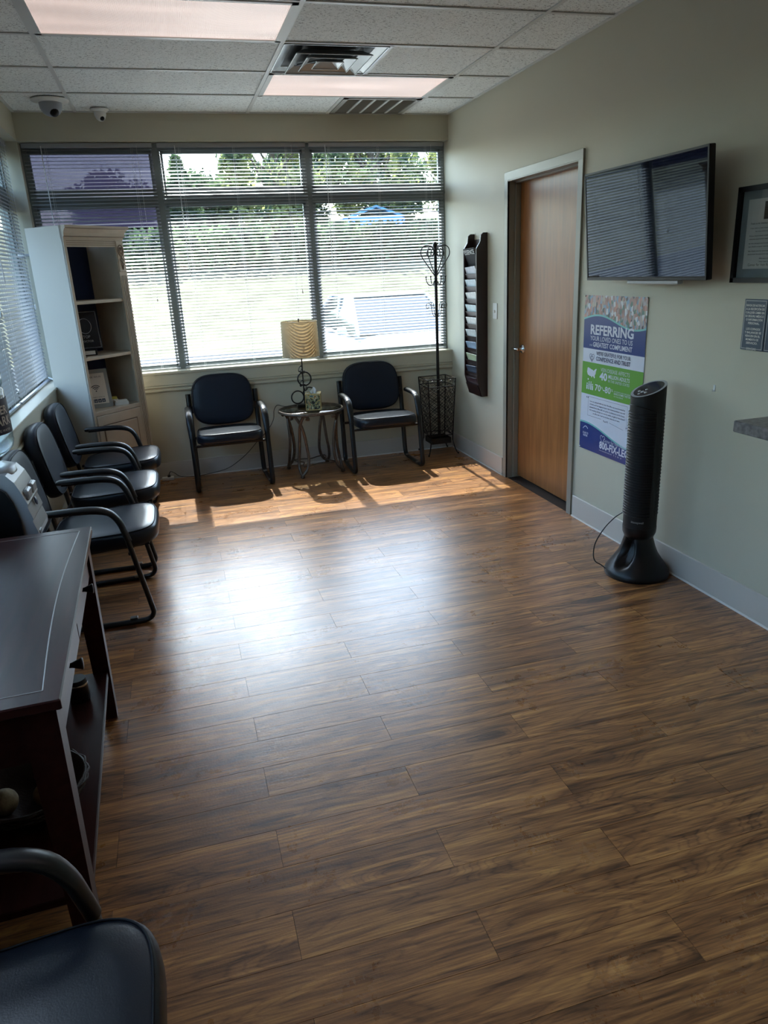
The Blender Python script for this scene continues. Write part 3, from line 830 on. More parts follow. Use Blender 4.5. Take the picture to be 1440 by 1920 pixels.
wc = MB().tube(smooth_path([(-1.02, -0.05, 0.006), (-1.10, -0.07, 0.006), (-1.18, -0.045, 0.012), (-1.25, -0.04, 0.006), (-1.32, -0.06, 0.006), (-1.45, -0.05, 0.006)], 5), 0.0035, n=6).tube(smooth_path([(-1.04, -0.07, 0.006), (-1.12, -0.05, 0.012), (-1.20, -0.075, 0.006)], 5), 0.0035, n=6).build('white_cord', M_white)
tag(wc, 'white cord lying on the floor behind the round table', 'cord')

# tissue box with swirling print
def tissue_mat():
    mt = bpy.data.materials.new('tissue_print'); mt.use_nodes = True
    n = mt.node_tree.nodes; l = mt.node_tree.links; p = n['Principled BSDF']
    tc = n.new('ShaderNodeTexCoord')
    x = n.new('ShaderNodeTexNoise'); x.inputs['Scale'].default_value = 11; x.inputs['Detail'].default_value = 0.5; x.inputs['Distortion'].default_value = 4.0
    l.new(tc.outputs['Object'], x.inputs['Vector'])
    cr = n.new('ShaderNodeValToRGB'); cr.color_ramp.interpolation = 'CONSTANT'; e = cr.color_ramp.elements
    e[0].position = 0.0; e[0].color = lin((30, 28, 26)); e[1].position = 0.42; e[1].color = lin((150, 165, 125))
    for q, c in ((0.47, (30, 30, 28)), (0.52, (196, 176, 110)), (0.58, (90, 120, 120)), (0.62, (200, 200, 170)), (0.68, (150, 110, 60))):
        z = e.new(q); z.color = lin(c)
    l.new(x.outputs[0], cr.inputs[0]); l.new(cr.outputs[0], p.inputs['Base Color']); p.inputs['Roughness'].default_value = 0.5
    return mt
t = thing('tissue_box', 'patterned tissue box with white tissue, on the round table', 'tissue box', (-1.335, -0.335, TZ), R(-14))
MB().box(-0.058, -0.058, 0.0, 0.058, 0.058, 0.128, b=0.002).build('box', tissue_mat(), t)
ed = MB(); M_ed = mat('box_edge', (186, 164, 104), 0.5)
for a in (-1, 1):
    for b_ in (-1, 1): ed.box(a*0.0585-0.003, b_*0.0585-0.003, 0.0, a*0.0585+0.003, b_*0.0585+0.003, 0.128)
    for z in (0.003, 0.128):
        ed.box(a*0.0585-0.003, -0.06, z-0.003, a*0.0585+0.003, 0.06, z+0.003); ed.box(-0.06, a*0.0585-0.003, z-0.003, 0.06, a*0.0585+0.003, z+0.003)
ed.build('edge_band', M_ed, t)
ts = MB(); vs = []; nn = 9
for i in range(nn):
    for j in range(7):
        u_ = -1+2*i/(nn-1); w_ = j/6
        vs.append((u_*0.034*(0.5+0.6*w_)+0.006*w_, 0.012*math.sin(u_*5+w_*2)*(1-0.3*w_), 0.125+0.055*w_*(0.72+0.28*math.sin(u_*4+1.2))))
ts.add(vs, [(i*7+j, (i+1)*7+j, (i+1)*7+j+1, i*7+j+1) for i in range(nn-1) for j in range(6)], True)
ts.build('tissue', M_paper, t)

# ------------------------------------------------------------ coat stand with umbrella basket
CX, CY = -0.200, -0.150
t = thing('coat_stand', 'black iron coat stand with lattice umbrella basket in the right corner', 'coat stand', (CX, CY, 0))
MB().tube([(0.012, 0, 0.10), (0.012, 0, 1.70)], 0.0135, n=10).lathe([(0.012, 1.69), (0.016, 1.70), (0.012, 1.715), (0.010, 1.73), (0.019, 1.745), (0.020, 1.76), (0.012, 1.775), (0.001, 1.782)], 14, Matrix.Translation((0.012, 0, 0))).build('pole', M_iron, t)
def polar(a, pts): return [(0.012+r_*math.cos(a), r_*math.sin(a), z) for r_, z in pts]
for k in range(4):
    a = R(8+90*k)
    MB().tube(smooth_path(polar(a, [(0.012, 1.515), (0.05, 1.565), (0.10, 1.63), (0.132, 1.68), (0.128, 1.725), (0.10, 1.75), (0.065, 1.752), (0.030, 1.738), (0.014, 1.71), (0.02, 1.68), (0.05, 1.665), (0.078, 1.68), (0.072, 1.71), (0.045, 1.73)]), 4), 0.0046, n=6).build('top_scroll', M_iron, t)
    MB().tube(smooth_path(polar(a, [(0.012, 1.475), (0.03, 1.445), (0.06, 1.44), (0.085, 1.465), (0.092, 1.50)]), 4), 0.0042, n=6).ball(polar(a, [(0.092, 1.506)])[0], 0.008, 8, 6).build('hook', M_iron, t)
    MB().tube(smooth_path(polar(a, [(0.012, 1.18), (0.035, 1.20), (0.045, 1.24), (0.052, 1.28), (0.08, 1.297), (0.098, 1.278), (0.092, 1.255), (0.075, 1.258), (0.074, 1.272)]), 4), 0.003, n=6).build('lower_scroll', M_iron, t)
zt, zb = 0.668, 0.172; ht, hb = 0.126, 0.102
def corner(s, r_, z): return (s[0]*r_, s[1]*r_, z)
cn = [(-1, -1), (1, -1), (1, 1), (-1, 1)]
for s_ in cn:
    pts = [corner(s_, ht, zt), corner(s_, hb, zb), corner(s_, hb+0.002, 0.12), corner(s_, hb+0.010, 0.07), corner(s_, hb+0.026, 0.02), corner(s_, hb+0.036, 0.010)]
    MB().tube(smooth_path(pts, 3), 0.0052, n=6).ball(corner(s_, hb+0.036, 0.009), 0.009, 8, 6).build('leg', M_iron, t)
for z, h_ in ((zt, ht), (zt-0.065, ht-0.003), (zb, hb)):
    mb = MB()
    for i in range(4): mb.tube([corner(cn[i], h_, z), corner(cn[(i+1) % 4], h_, z)], 0.0042, n=6)
    mb.build('hoop', M_iron, t)
for i in range(4):
    A, B_ = Vector((cn[i][0], cn[i][1], 0)), Vector((cn[(i+1) % 4][0], cn[(i+1) % 4][1], 0))
    def pt(u_, w_):
        z = zb+(zt-0.065-zb)*w_; h_ = hb+(ht-hb)*w_
        p_ = (A+(B_-A)*u_)*h_; return (p_.x, p_.y, z)
    mb = MB(); N_ = 5.0
    for k in range(-2, 6):
        for sgn in (1, -1):
            for dd in (0.0, 0.35):
                w0 = (k+dd)/N_; seg = []
                ts_ = [q/12 for q in range(13)]
                for q in ts_:
                    w_ = w0+q*0.42
                    if 0 <= w_ <= 1: seg.append(pt(q if sgn > 0 else 1-q, w_))
                if len(seg) > 1: mb.tube([seg[0], seg[-1]], 0.0023, n=4)
    mb.build('lattice', M_iron, t)
    sc_ = MB()
    for q in (0.17, 0.5, 0.83):
        c = Vector(pt(q, 1.0)); c.z = zt-0.032; dr = (B_-A).normalized()
        sc_.tube([c+dr*(0.024*(1-j/26)*math.cos(j*0.55))+Vector((0, 0, 0.026*(1-j/26)*math.sin(j*0.55))) for j in range(22)], 0.0016, n=4)
    sc_.build('scroll_band', M_iron, t)
MB().box(-0.088, -0.088, 0.095, 0.088, 0.088, 0.10).box(-0.09, -0.09, 0.095, -0.086, 0.09, 0.145).box(0.086, -0.09, 0.095, 0.09, 0.09, 0.145).box(-0.09, -0.09, 0.095, 0.09, -0.086, 0.145).box(-0.09, 0.086, 0.095, 0.09, 0.09, 0.145).build('drip_tray', M_black, t)

# ------------------------------------------------------------ magazine rack on the right wall
RY0, RY1 = -0.79, -0.525
rk = thing('magazine_rack', 'tall dark wooden wall rack full of magazines, beside the door', 'magazine rack', (0, RY0, 0.58))
side = [(-0.001, 1.232), (-0.035, 1.232), (-0.055, 1.215), (-0.060, 1.17), (-0.092, 1.12), (-0.092, 0.15), (-0.052, 0.0), (-0.001, 0.0)]
for y in (0.0, RY1-RY0-0.014):
    MB().prism(side, 1, y, y+0.014).build('side_panel', M_rack, rk)
MB().box(-0.008, 0.01, 0.03, -0.001, RY1-RY0-0.01, 1.19).build('back_panel', M_rack, rk)
MB().prism([(-0.09, 0.15), (-0.052, 0.012), (-0.045, 0.012), (-0.083, 0.15)], 1, 0.012, RY1-RY0-0.012).build('foot_panel', M_rack, rk)
W = RY1-RY0
mag_cols = [(18, 18, 22), (196, 198, 204), (190, 204, 210), (214, 214, 208), (188, 208, 210), (214, 212, 206), (206, 210, 208), (150, 170, 190), (176, 186, 150), (60, 70, 84), (60, 40, 46)]
mag_names = ['black magazine with white ESSENCE title in top of the rack', 'white newsprint magazine, second pocket of the wall rack', 'pale blue magazine, third pocket of the wall rack', 'glossy white magazine, fourth pocket of the wall rack', 'pale green magazine, fifth pocket of the wall rack', 'off white magazine, sixth pocket of the wall rack', 'light grey magazine, seventh pocket of the wall rack', 'blue and brown magazine, eighth pocket of the wall rack', 'white magazine with green picture, ninth pocket of the wall rack', 'dark magazine with pale panel, tenth pocket of the wall rack', 'maroon magazine in lowest pocket of the wall rack']
for k in range(11):
    z0 = 1.02-k*0.0945
    if k: MB().prism([(-0.086, z0+0.055-0.04), (-0.054, z0-0.075-0.0), (-0.049, z0-0.075), (-0.081, z0+0.015)], 1, 0.013, W-0.013).build('pocket', M_rack, rk)
    c = mag_cols[k]; mm = mat('magazine_cover', c, 0.28 if k else 0.6, var=0.22, vscale=22, spec=0.5 if k else 0.15)
    yb_ = rnd.uniform(-0.006, 0.006); tw = rnd.uniform(-0.05, 0.05)
    t = thing('magazine', mag_names[k], 'magazine', (-0.047, (RY0+RY1)/2+yb_, 0.58+z0-0.055), 0, 'magazines in the wall rack')
    top = 0.17 if k == 0 else 0.128
    th = R(-18)
    Mx = Matrix.Rotation(th, 4, 'Y') @ Matrix.Rotation(tw, 4, 'X')
    MB().box(-0.003, -0.105, 0.0, 0.003, 0.105, top, M=Mx, b=0.001).build('cover', mm, t)
    MB().box(0.003, -0.103, 0.002, 0.006, 0.103, top-0.003, M=Mx).build('pages', M_paper, t)
    if k == 0:
        fr0 = frame_map((0, 0.1, 0), (0, -1, 0), (0, 0, 1))
        mb = MB(); lettering(mb, 'ESSENCE', 0.005, top-0.045, 0.19, 0.034, 0.0, lambda u, v_, d: tuple(Mx @ Vector(fr0(u, v_, 0.0036))))
        mb.build('title', M_white, t)
        for q in range(1): pass

# ------------------------------------------------------------ television
tvp = Matrix.Translation((-0.135, -2.905, 1.744)) @ Matrix.Rotation(R(-4.5), 4, 'Y')
t = thing('television', 'black flat screen television on tilting bracket above the poster', 'television', (-0.135, -2.905, 1.744)); t.rotation_euler = (0, R(-4.5), 0)
hw, hh = 0.482, 0.268
MB().box(-0.006, -hw, -hh, 0.022, hw, hh, b=0.003).box(0.022, -hw+0.05, -hh+0.01, 0.055, hw-0.05, 0.08, b=0.006).build('cabinet', M_black, t)
def tv_mat():
    mt = mat('tv_screen', (8, 12, 26), 0.03, spec=0.55, coat=0.0)
    mt.node_tree.nodes['Principled BSDF'].inputs['Specular Tint'].default_value = (0.60, 0.76, 1.0, 1)
    return mt
MB().box(-0.0075, -hw+0.012, -hh+0.017, -0.0055, hw-0.010, hh-0.010).build('screen', tv_mat(), t)
mb = MB()
for a in (-1, 1): mb.box(-0.010, a*hw, -hh, -0.005, a*(hw-0.010), hh, b=0.001)
mb.box(-0.010, -hw, hh-0.010, -0.005, hw, hh, b=0.001).box(-0.011, -hw, -hh, -0.004, hw, -hh+0.015, b=0.0015)
mb.build('bezel', M_black, t)
MB().box(0.0, -0.28, -hh-0.02, 0.03, 0.12, -hh, b=0.004).build('bottom_vent', M_silver, t)
mb = MB().box(0.055, -0.2, -0.12, 0.065, 0.2, 0.12).box(0.118, -0.2, -0.1, 0.132, 0.2, 0.1)
mb.tube([(0.06, -0.1, 0), (0.125, 0.0, 0)], 0.014, n=8).tube([(0.06, 0.1, 0), (0.125, 0.0, 0)], 0.014, n=8)
mb.build('wall_bracket', M_blackm, t)

# ------------------------------------------------------------ poster
PX = -0.004
pf = frame_map((PX, -2.212, 0.474), (0, -1, 0), (0, 0, 1))
PWd, PHt = 0.609, 0.914
po = thing('poster', 'blue, white and green medical referral poster pinned beside the door', 'poster', (PX, -2.212, 0.474))
def pm(u, v_, d=0.0):
    return (-(d) - 0.0025*math.sin(v_*9)*0.3, -u, v_)
M_pblue = mat('poster_blue', (46, 66, 128), 0.28); M_pgreen = mat('poster_green', (110, 166, 74), 0.28)
M_pwhite = mat('poster_white', (214, 218, 232), 0.28); M_pnavy = mat('poster_navy_text', (38, 46, 92), 0.35); M_pteal = mat('poster_teal', (120, 190, 190), 0.3)
def grid_sheet(u0, u1, fv0, fv1, d, nu=24, nv=2):
    mb = MB(); vs = []
    for i in range(nu+1):
        u = u0+(u1-u0)*i/nu; a, b = fv0(u), fv1(u)
        for j in range(nv+1): vs.append(pm(u, a+(b-a)*j/nv, d))
    mb.add(vs, [(i*(nv+1)+j, (i+1)*(nv+1)+j, (i+1)*(nv+1)+j+1, i*(nv+1)+j+1) for i in range(nu) for j in range(nv)], True)
    return mb
bs = MB(); vs = []
nv = 24
for d in (0.0, -0.0012):
    for i in range(2):
        for j in range(nv+1): vs.append(pm(i*PWd, PHt*j/nv, d))
n1 = nv+1
fs = [(j, n1+j, n1+j+1, j+1) for j in range(nv)]+[(2*n1+j+1, 3*n1+j+1, 3*n1+j, 2*n1+j) for j in range(nv)]
fs += [(j+1, 2*n1+j+1, 2*n1+j, j) for j in range(nv)]+[(n1+j, 3*n1+j, 3*n1+j+1, n1+j+1) for j in range(nv)]
bs.add(vs, fs).build('sheet', M_pwhite, po)
F = lambda f: PHt*(1-f)
wave1 = lambda u: F(0.148)+0.028*math.sin(u/PWd*2*PI*0.92+0.0)-0.012*(u/PWd)
def photo_mat():
    mt = bpy.data.materials.new('crowd_photo'); mt.use_nodes = True
    n = mt.node_tree.nodes; l = mt.node_tree.links; p = n['Principled BSDF']
    tc = n.new('ShaderNodeTexCoord')
    v_ = n.new('ShaderNodeVectorMath'); v_.operation = 'MULTIPLY'; v_.inputs[1].default_value = (1, 1.6, 0.9); l.new(tc.outputs['Object'], v_.inputs[0])
    x = n.new('ShaderNodeTexVoronoi'); x.inputs['Scale'].default_value = 42; l.new(v_.outputs[0], x.inputs['Vector'])
    s = n.new('ShaderNodeSeparateColor'); l.new(x.outputs['Color'], s.inputs[0])
    cr = n.new('ShaderNodeValToRGB'); cr.color_ramp.interpolation = 'CONSTANT'; e = cr.color_ramp.elements
    e[0].position = 0; e[0].color = lin((170, 160, 165)); e[1].position = 0.16; e[1].color = lin((170, 135, 125))
    for q, c in ((0.3, (72, 66, 76)), (0.4, (126, 160, 190)), (0.52, (180, 172, 158)), (0.64, (150, 110, 104)), (0.74, (90, 120, 110)), (0.84, (186, 140, 126)), (0.93, (210, 212, 216))):
        z = e.new(q); z.color = lin(c)
    l.new(s.outputs[0], cr.inputs[0]); l.new(cr.outputs[0], p.inputs['Base Color']); p.inputs['Roughness'].default_value = 0.3
    return mt
grid_sheet(0, PWd, wave1, lambda u: PHt, 0.0004).build('photo_band', photo_mat(), po)
grid_sheet(0, PWd, lambda u: F(0.327)-0.004, wave1, 0.0004).build('blue_band', M_pblue, po)
grid_sheet(0, PWd, lambda u: wave1(u)-0.004, lambda u: wave1(u)+0.006, 0.0008).build('wave_line', M_pteal, po)
grid_sheet(0, PWd, lambda u: F(0.626), lambda u: F(0.418), 0.0004).build('green_band', M_pgreen, po)
wave2 = lambda u: F(0.86)+0.040*math.cos((u/PWd-0.08)*PI*1.25)
grid_sheet(0, PWd, lambda u: 0.0, wave2, 0.0004).build('blue_footer', M_pblue, po)
grid_sheet(0, PWd, lambda u: wave2(u)-0.003, lambda u: wave2(u)+0.007, 0.0008).build('wave_line', M_pteal, po)
class Blk(MB): pass
wt = 'w'; nt = 'n'
D = 0.0010
def WT(s, u, f, w, h, b=0.0, c='w'):
    mb = MB(); lettering(mb, s, u*PWd, F(f), w*PWd, h, b, pm, off=D)
    mb.build('lettering', M_pwhite if c == 'w' else M_pnavy, po)
WT('REFERRING', 0.125, 0.238, 0.70, 0.053, 0.03)
WT('YOUR LOVED ONES TO US', 0.125, 0.277, 0.69, 0.026, 0.006)
WT('IS THE', 0.115, 0.314, 0.045, 0.010, 0.0); WT('GREATEST COMPLIMENT', 0.175, 0.315, 0.64, 0.026, 0.02)
WT("WE'RE GRATEFUL FOR YOUR", 0.24, 0.366, 0.56, 0.022, 0.01, nt)
WT('CONFIDENCE AND TRUST', 0.24, 0.400, 0.56, 0.023, 0.02, nt)
WT('VEIN DISEASE AFFECTS', 0.33, 0.463, 0.47, 0.022, -0.002)
WT('40', 0.315, 0.515, 0.13, 0.042, 0.035); WT('MILLION ADULTS', 0.465, 0.496, 0.34, 0.021, 0.02); WT('IN THE UNITED STATES', 0.465, 0.520, 0.34, 0.015, -0.002)
WT('70', 0.245, 0.590, 0.10, 0.036, 0.015); WT('%', 0.35, 0.573, 0.035, 0.014); WT('-80', 0.385, 0.590, 0.13, 0.036, 0.015); WT('%', 0.52, 0.573, 0.035, 0.014)
WT('OF PATIENTS WITH VEIN DISEASE', 0.57, 0.572, 0.27, 0.007); WT('HAVE A FAMILY HISTORY', 0.57, 0.588, 0.28, 0.012, 0.01); WT('OF THE DISEASE', 0.57, 0.602, 0.15, 0.007)
q_ = ['I am very pleased with my visit. The office was recommended by', 'a friend, and I am happy to report the recommendation was well', 'deserved. Every office staff were great, so professional and the Doctor', 'was amazing and put my worries aside, so glad to have found', 'an office that I feel has my best interests at heart.']
for i, s in enumerate(q_): WT(s, 0.165 if i < 4 else 0.23, 0.672+0.019*i, 0.60 if i < 4 else 0.46, 0.0085, 0.004, nt)
WT('Paul M.', 0.42, 0.778, 0.08, 0.011, 0.0, nt)
WT('“', 0.10, 0.672, 0.04, 0.03, 0.0, nt); WT('”', 0.79, 0.800, 0.045, 0.03, 0.0, nt)
WT('SCAN TO', 0.06, 0.895, 0.10, 0.012, 0.01); WT('REFER', 0.07, 0.912, 0.08, 0.012, 0.01)
WT('Center for Vein Restoration', 0.44, 0.905, 0.46, 0.020, -0.002)
WT('800-FIX-LEGS', 0.37, 0.955, 0.53, 0.042, 0.03)
WT('www.centerforvein.com', 0.37, 0.972, 0.22, 0.008); WT('f  t  in  o', 0.62, 0.974, 0.13, 0.011)
us = [(0, .55), (.03, .95), (.12, 1), (.45, .86), (.62, .82), (.66, .7), (.74, .72), (.80, .84), (.93, 1.0), (1, .96), (.92, .74), (.90, .5), (.82, .36), (.84, .10), (.78, .06), (.74, .22), (.58, .24), (.50, .06), (.42, .22), (.30, .2), (.2, .26), (.08, .3)]
def icon(mb, c=None, name='icon'): mb.build(name, c or M_pwhite, po)
ic = MB()
for i in range(len(us)):
    a, b = us[i], us[(i+1) % len(us)]
    c = (0.45, 0.55)
    ic.add([pm((0.09+0.17*p_[0])*PWd, F(0.52)+0.062*p_[1], D) for p_ in (c, b, a)], [(0, 1, 2)])
def disc(mb, u, v_, r_, d=D): mb.add([pm(u+r_*math.cos(k), v_+r_*math.sin(k), d) for k in [2*PI*i/12 for i in range(12)]], [tuple(range(12))])
disc(ic, 0.115*PWd, F(0.528), 0.006); icon(ic, None, 'country_map_icon')
for i, (u, h_) in enumerate(((0.10, 0.026), (0.135, 0.036), (0.17, 0.038), (0.20, 0.026))):
    ic = MB(); ic.add([pm(u*PWd-0.006, F(0.594), D), pm(u*PWd+0.006, F(0.594), D), pm(u*PWd+0.006, F(0.594)+h_, D), pm(u*PWd-0.006, F(0.594)+h_, D)], [(0, 1, 2, 3)]); disc(ic, u*PWd, F(0.594)+h_+0.007, 0.005); icon(ic, None, 'person_icon')
def poly_line(mb, pts, w_, d=D):
    for i in range(len(pts)-1):
        a, b = Vector(pts[i]), Vector(pts[i+1]); n_ = (b-a); 
        if n_.length < 1e-6: continue
        n_ = Vector((-n_.y, n_.x)).normalized()*w_
        mb.add([pm(*(a+n_), d), pm(*(a-n_), d), pm(*(b-n_), d), pm(*(b+n_), d)], [(0, 1, 2, 3)])
ic = MB(); poly_line(ic, [(0.06*PWd+0.055*(k/10), F(0.862)+0.018*math.sin(PI*k/11)) for k in range(11)], 0.0022); icon(ic, None, 'arrow_icon'); ic = MB()
def heart(mb, u, v_, s, w_=0.0012):
    pts = []
    for k in range(31):
        a = 2*PI*k/30; pts.append((u+s*0.062*16*math.sin(a)**3/1.0, v_+s*0.062*(13*math.cos(a)-5*math.cos(2*a)-2*math.cos(3*a)-math.cos(4*a))))
    poly_line(mb, pts, w_)
heart(ic, 0.42*PWd, F(0.888), 0.024); icon(ic, None, 'heart_icon')
ic2 = MB(); heart(ic2, 0.165*PWd, F(0.385), 0.026); heart(ic2, 0.165*PWd, F(0.389), 0.014); icon(ic2, M_pnavy, 'heart_icon'); ic2 = MB()
poly_line(ic2, [(0.135*PWd, F(0.64)), (0.80*PWd, F(0.64)), (0.80*PWd, F(0.79))], 0.0006); poly_line(ic2, [(0.135*PWd, F(0.64)), (0.135*PWd, F(0.765)), (0.38*PWd, F(0.765))], 0.0006); poly_line(ic2, [(0.52*PWd, F(0.772)), (0.75*PWd, F(0.790))], 0.0006)
ic2.build('quote_outline', M_pnavy, po)
for u, v_ in ((0.006, PHt-0.006), (PWd-0.004, PHt-0.004), (0.006, 0.006), (PWd-0.01, 0.008)):
    MB().lathe([(0.006, 0.0), (0.005, 0.003), (0.001, 0.005)], 10, Matrix.Translation(pm(u, v_, 0.0005)) @ Matrix.Rotation(-PI/2, 4, 'Y')).build('pin', M_chrome, po)

# ------------------------------------------------------------ framed letter and notices
FX = -0.002
t = thing('picture_frame', 'black framed letter with grey mat at right edge above the notices', 'picture frame', (FX, -3.412, 1.462))
ff = lambda u, v_, d=0.0: (-d, -u, v_)
fw_, fh_ = 0.52, 0.378
mb = MB()
mb.box(-0.022, -fw_, 0, 0, 0, 0.020).box(-0.022, -fw_, fh_-0.020, 0, 0, fh_).box(-0.022, -0.020, 0.0, 0, 0, fh_).box(-0.022, -fw_, 0, 0, -fw_+0.020, fh_)
mb.build('moulding', M_black, t)
MB().box(-0.008, -fw_+0.02, 0.02, -0.001, -0.02, fh_-0.02).build('mat_board', M_grey, t)
l0, l1, b0, b1 = 0.055, 0.30, 0.055, 0.325
MB().box(-0.0095, -l1, b0, -0.008, -l0, b1).build('letter', M_paper, t)
mb = MB(); fL = lambda u, v_, d: ff(u, v_, 0.0102)
sheet(mb, [(0.145, 0.245), (0.21, 0.245), (0.21, 0.312), (0.145, 0.312)], lambda u, v_, d: ff(u, v_, 0.0100))
L_ = ['Thank you for choosing us as your vein care provider.', 'Your time is very important to us and we strive', 'to see every patient on time.', 'If you have been waiting longer than fifteen', 'minutes past your appointment time please', 'let the receptionist know right away so that we', 'can check on your visit and keep you informed.', 'We thank you for your patience and your trust', 'and look forward to caring for you today.', 'With warm regards,', 'Your care team']
vv = 0.228
for i, s in enumerate(L_):
    lettering(mb, s, (l0+l1)/2, vv, 0.20 if len(s) > 40 else 0.14 if len(s) > 24 else 0.07, 0.005 if i else 0.007, 0.01, fL, 'C'); vv -= 0.0125 if i not in (0, 2, 4, 6, 8) else 0.017
lettering(mb, 'Center for Vein Restoration', 0.085, 0.066, 0.17, 0.010, 0.0, fL)
mb.build('print', M_blackm, t)
MB().box(-0.0135, -fw_+0.02, 0.02, -0.0125, -0.02, fh_-0.02).build('glass', M_fglass, t)

M_slate = mat('slate_notice', (58, 74, 92), 0.4)
def notice(y, label, lines, wd=0.128):
    t = thing('notice_plate', label, 'notice', (FX, y, 1.186))
    hh_ = 0.21
    MB().box(-0.004, -wd, 0, 0, 0, hh_, b=0.0015).build('plate', M_slate, t)
    mb = MB(); q = 0.006
    f2 = lambda u, v_, d=0.0: (-0.0046, -u, v_)
    for a in ((q, q, wd-q, q+0.0016), (q, hh_-q-0.0016, wd-q, hh_-q), (q, q, q+0.0016, hh_-q), (wd-q-0.0016, q, wd-q, hh_-q)):
        mb.add([f2(a[0], a[1]), f2(a[2], a[1]), f2(a[2], a[3]), f2(a[0], a[3])], [(0, 1, 2, 3)])
    v0 = hh_-0.030
    for s in lines:
        if s: lettering(mb, s, wd/2, v0, min(wd-0.024, 0.0072*len(s)), 0.0088, 0.02, f2, 'C')
        v0 -= 0.0145 if s else 0.009
    mb.build('lettering', M_white, t)
notice(-3.497, 'slate blue Spanish notice plate below the framed letter', ['FAVOR DE NOTIFICAR', 'A LA RECEPCIÓN DE', 'CUALQUIER CAMBIO EN', 'SU SEGURO MÉDICO', 'O INFORMACIÓN', 'PERSONAL.', '', 'LOS COPAGOS', 'Y BALANCES SE', 'VENCEN EN EL', 'MOMENTO DE', 'SERVICIO.', '', 'GRACIAS.'])
notice(-3.628, 'second slate blue notice plate, cut off by right photo edge', ['PLEASE NOTIFY', 'THE RECEPTION', 'OF ANY CHANGE', 'IN INSURANCE.', '', 'THANK YOU.'])
t = thing('wall_hook', 'tiny clear adhesive hook on wall above the counter', 'hook', (0, -3.358, 1.0))
MB().box(-0.003, -0.006, -0.018, 0, 0.006, 0.012, b=0.001).build('pad', M_wand, t)
MB().tube([(-0.002, 0, -0.012), (-0.01, 0, -0.018), (-0.013, 0, -0.008)], 0.0015, n=6).build('hook_arm', M_wand, t)

# counter ledge at right
t = thing('counter_ledge', 'grey stone laminate counter corner jutting in at right edge', 'counter', (-0.15, -4.5, 0))
M_stone = mat('grey_laminate', (112, 110, 110), 0.4, var=0.45, vscale=55)
MB().box(-0.15, -0.85, 0.918, 0.15, 0.662, 0.963, b=0.003).build('ledge', M_stone, t)
MB().box(0.04, -0.85, 0.80, 0.15, 0.60, 0.918).build('support', M_wall, t)

# ------------------------------------------------------------ tower fan
t = thing('tower_fan', 'black tower fan standing on floor in front of the poster', 'fan', (-0.165, -3.10, 0))
rb = 0.083
b_ = MB(); seg = 40; prof_ = [(0.162, 0.0), (0.165, 0.012), (0.160, 0.028), (0.145, 0.052), (0.122, 0.085), (0.10, 0.12), (0.086, 0.155), (0.076, 0.19), (0.070, 0.215), (0.066, 0.245)]
vs = []
nz = []
for k in range(len(prof_)-1):
    for q in range(3): nz.append((prof_[k][0]+(prof_[k+1][0]-prof_[k][0])*q/3, prof_[k][1]+(prof_[k+1][1]-prof_[k][1])*q/3))
nz.append(prof_[-1]); seg = 64
for r_, z in nz:
    for i in range(seg):
        a = 2*PI*i/seg
        da = math.atan2(math.sin(a-R(200)), math.cos(a-R(200)))
        dz = (z-0.14)/0.09; g = (da/0.42)**2+dz*dz
        dent = 0.045*max(0.0, min(1.0, (1-g)*3.0))
        vs.append(((r_-dent)*math.cos(a), (r_-dent)*math.sin(a), z))
b_.add(vs, [(k*seg+i, k*seg+(i+1) % seg, (k+1)*seg+(i+1) % seg, (k+1)*seg+i) for k in range(len(nz)-1) for i in range(seg)], True)
b_.build('base', M_black, t)
MB().lathe([(0.060, 0.20), (0.074, 0.212), (0.083, 0.235), (0.085, 0.262), (0.084, 0.268)], 48).build('cup', M_black, t)
# body with slanted top
vs = []; nb = 48
def topz(x): return 0.972+0.40*x
for i in range(nb):
    a = 2*PI*i/nb; vs.append((0.083*math.cos(a), 0.083*math.sin(a), 0.268))
for i in range(nb):
    a = 2*PI*i/nb; vs.append((0.083*math.cos(a), 0.083*math.sin(a), topz(0.083*math.cos(a))))
MB().add(vs, [(i, (i+1) % nb, nb+(i+1) % nb, nb+i) for i in range(nb)], True).build('column', M_blackm, t)
vs = [(r_*math.cos(2*PI*i/nb), r_*math.sin(2*PI*i/nb), topz(r_*math.cos(2*PI*i/nb))+0.002) for r_ in (0.083, 0.070) for i in range(nb)]
MB().add(vs, [(i, (i+1) % nb, nb+(i+1) % nb, nb+i) for i in range(nb)], True).build('silver_rim', M_silver, t)
cp = MB().add([(0.0705*math.cos(2*PI*i/nb), 0.0705*math.sin(2*PI*i/nb), topz(0.0705*math.cos(2*PI*i/nb))+0.0025) for i in range(nb)], [tuple(range(nb))]).build('control_panel', mat('panel_gloss', (12, 12, 14), 0.12), t)
sl_ = math.atan(0.40)
for x, y, r_ in ((-0.035, 0.0, 0.010), (-0.012, 0.0, 0.007), (-0.055, 0.0, 0.007), (-0.035, 0.024, 0.008), (-0.035, -0.024, 0.008)):
    MB().lathe([(r_, 0), (r_*0.8, 0.002), (0.001, 0.0022)], 12, Matrix.Translation((x, y, topz(x)+0.003)) @ Matrix.Rotation(-sl_, 4, 'Y')).build('button', M_silver, cp)
rib = MB().tube([(0.0855*math.cos(a), 0.0855*math.sin(a), 0) for a in [R(95+170*i/20) for i in range(21)]], 0.0034, 0.0034, n=6)
rm = None
for k in range(38):
    z = 0.335+k*0.0142
    if rm is None: o = rib.build('grille_rib', M_black, t, loc=(0, 0, z)); rm = o.data
    else: place('grille_rib', rm, t, (0, 0, z))
mb = MB()
for s_ in (1, -1):
    mb.tube([(0.0855*math.cos(R(180+s_*86)), 0.0855*math.sin(R(180+s_*86)), z) for z in (0.33, 0.6, 0.87)], 0.003, n=6)
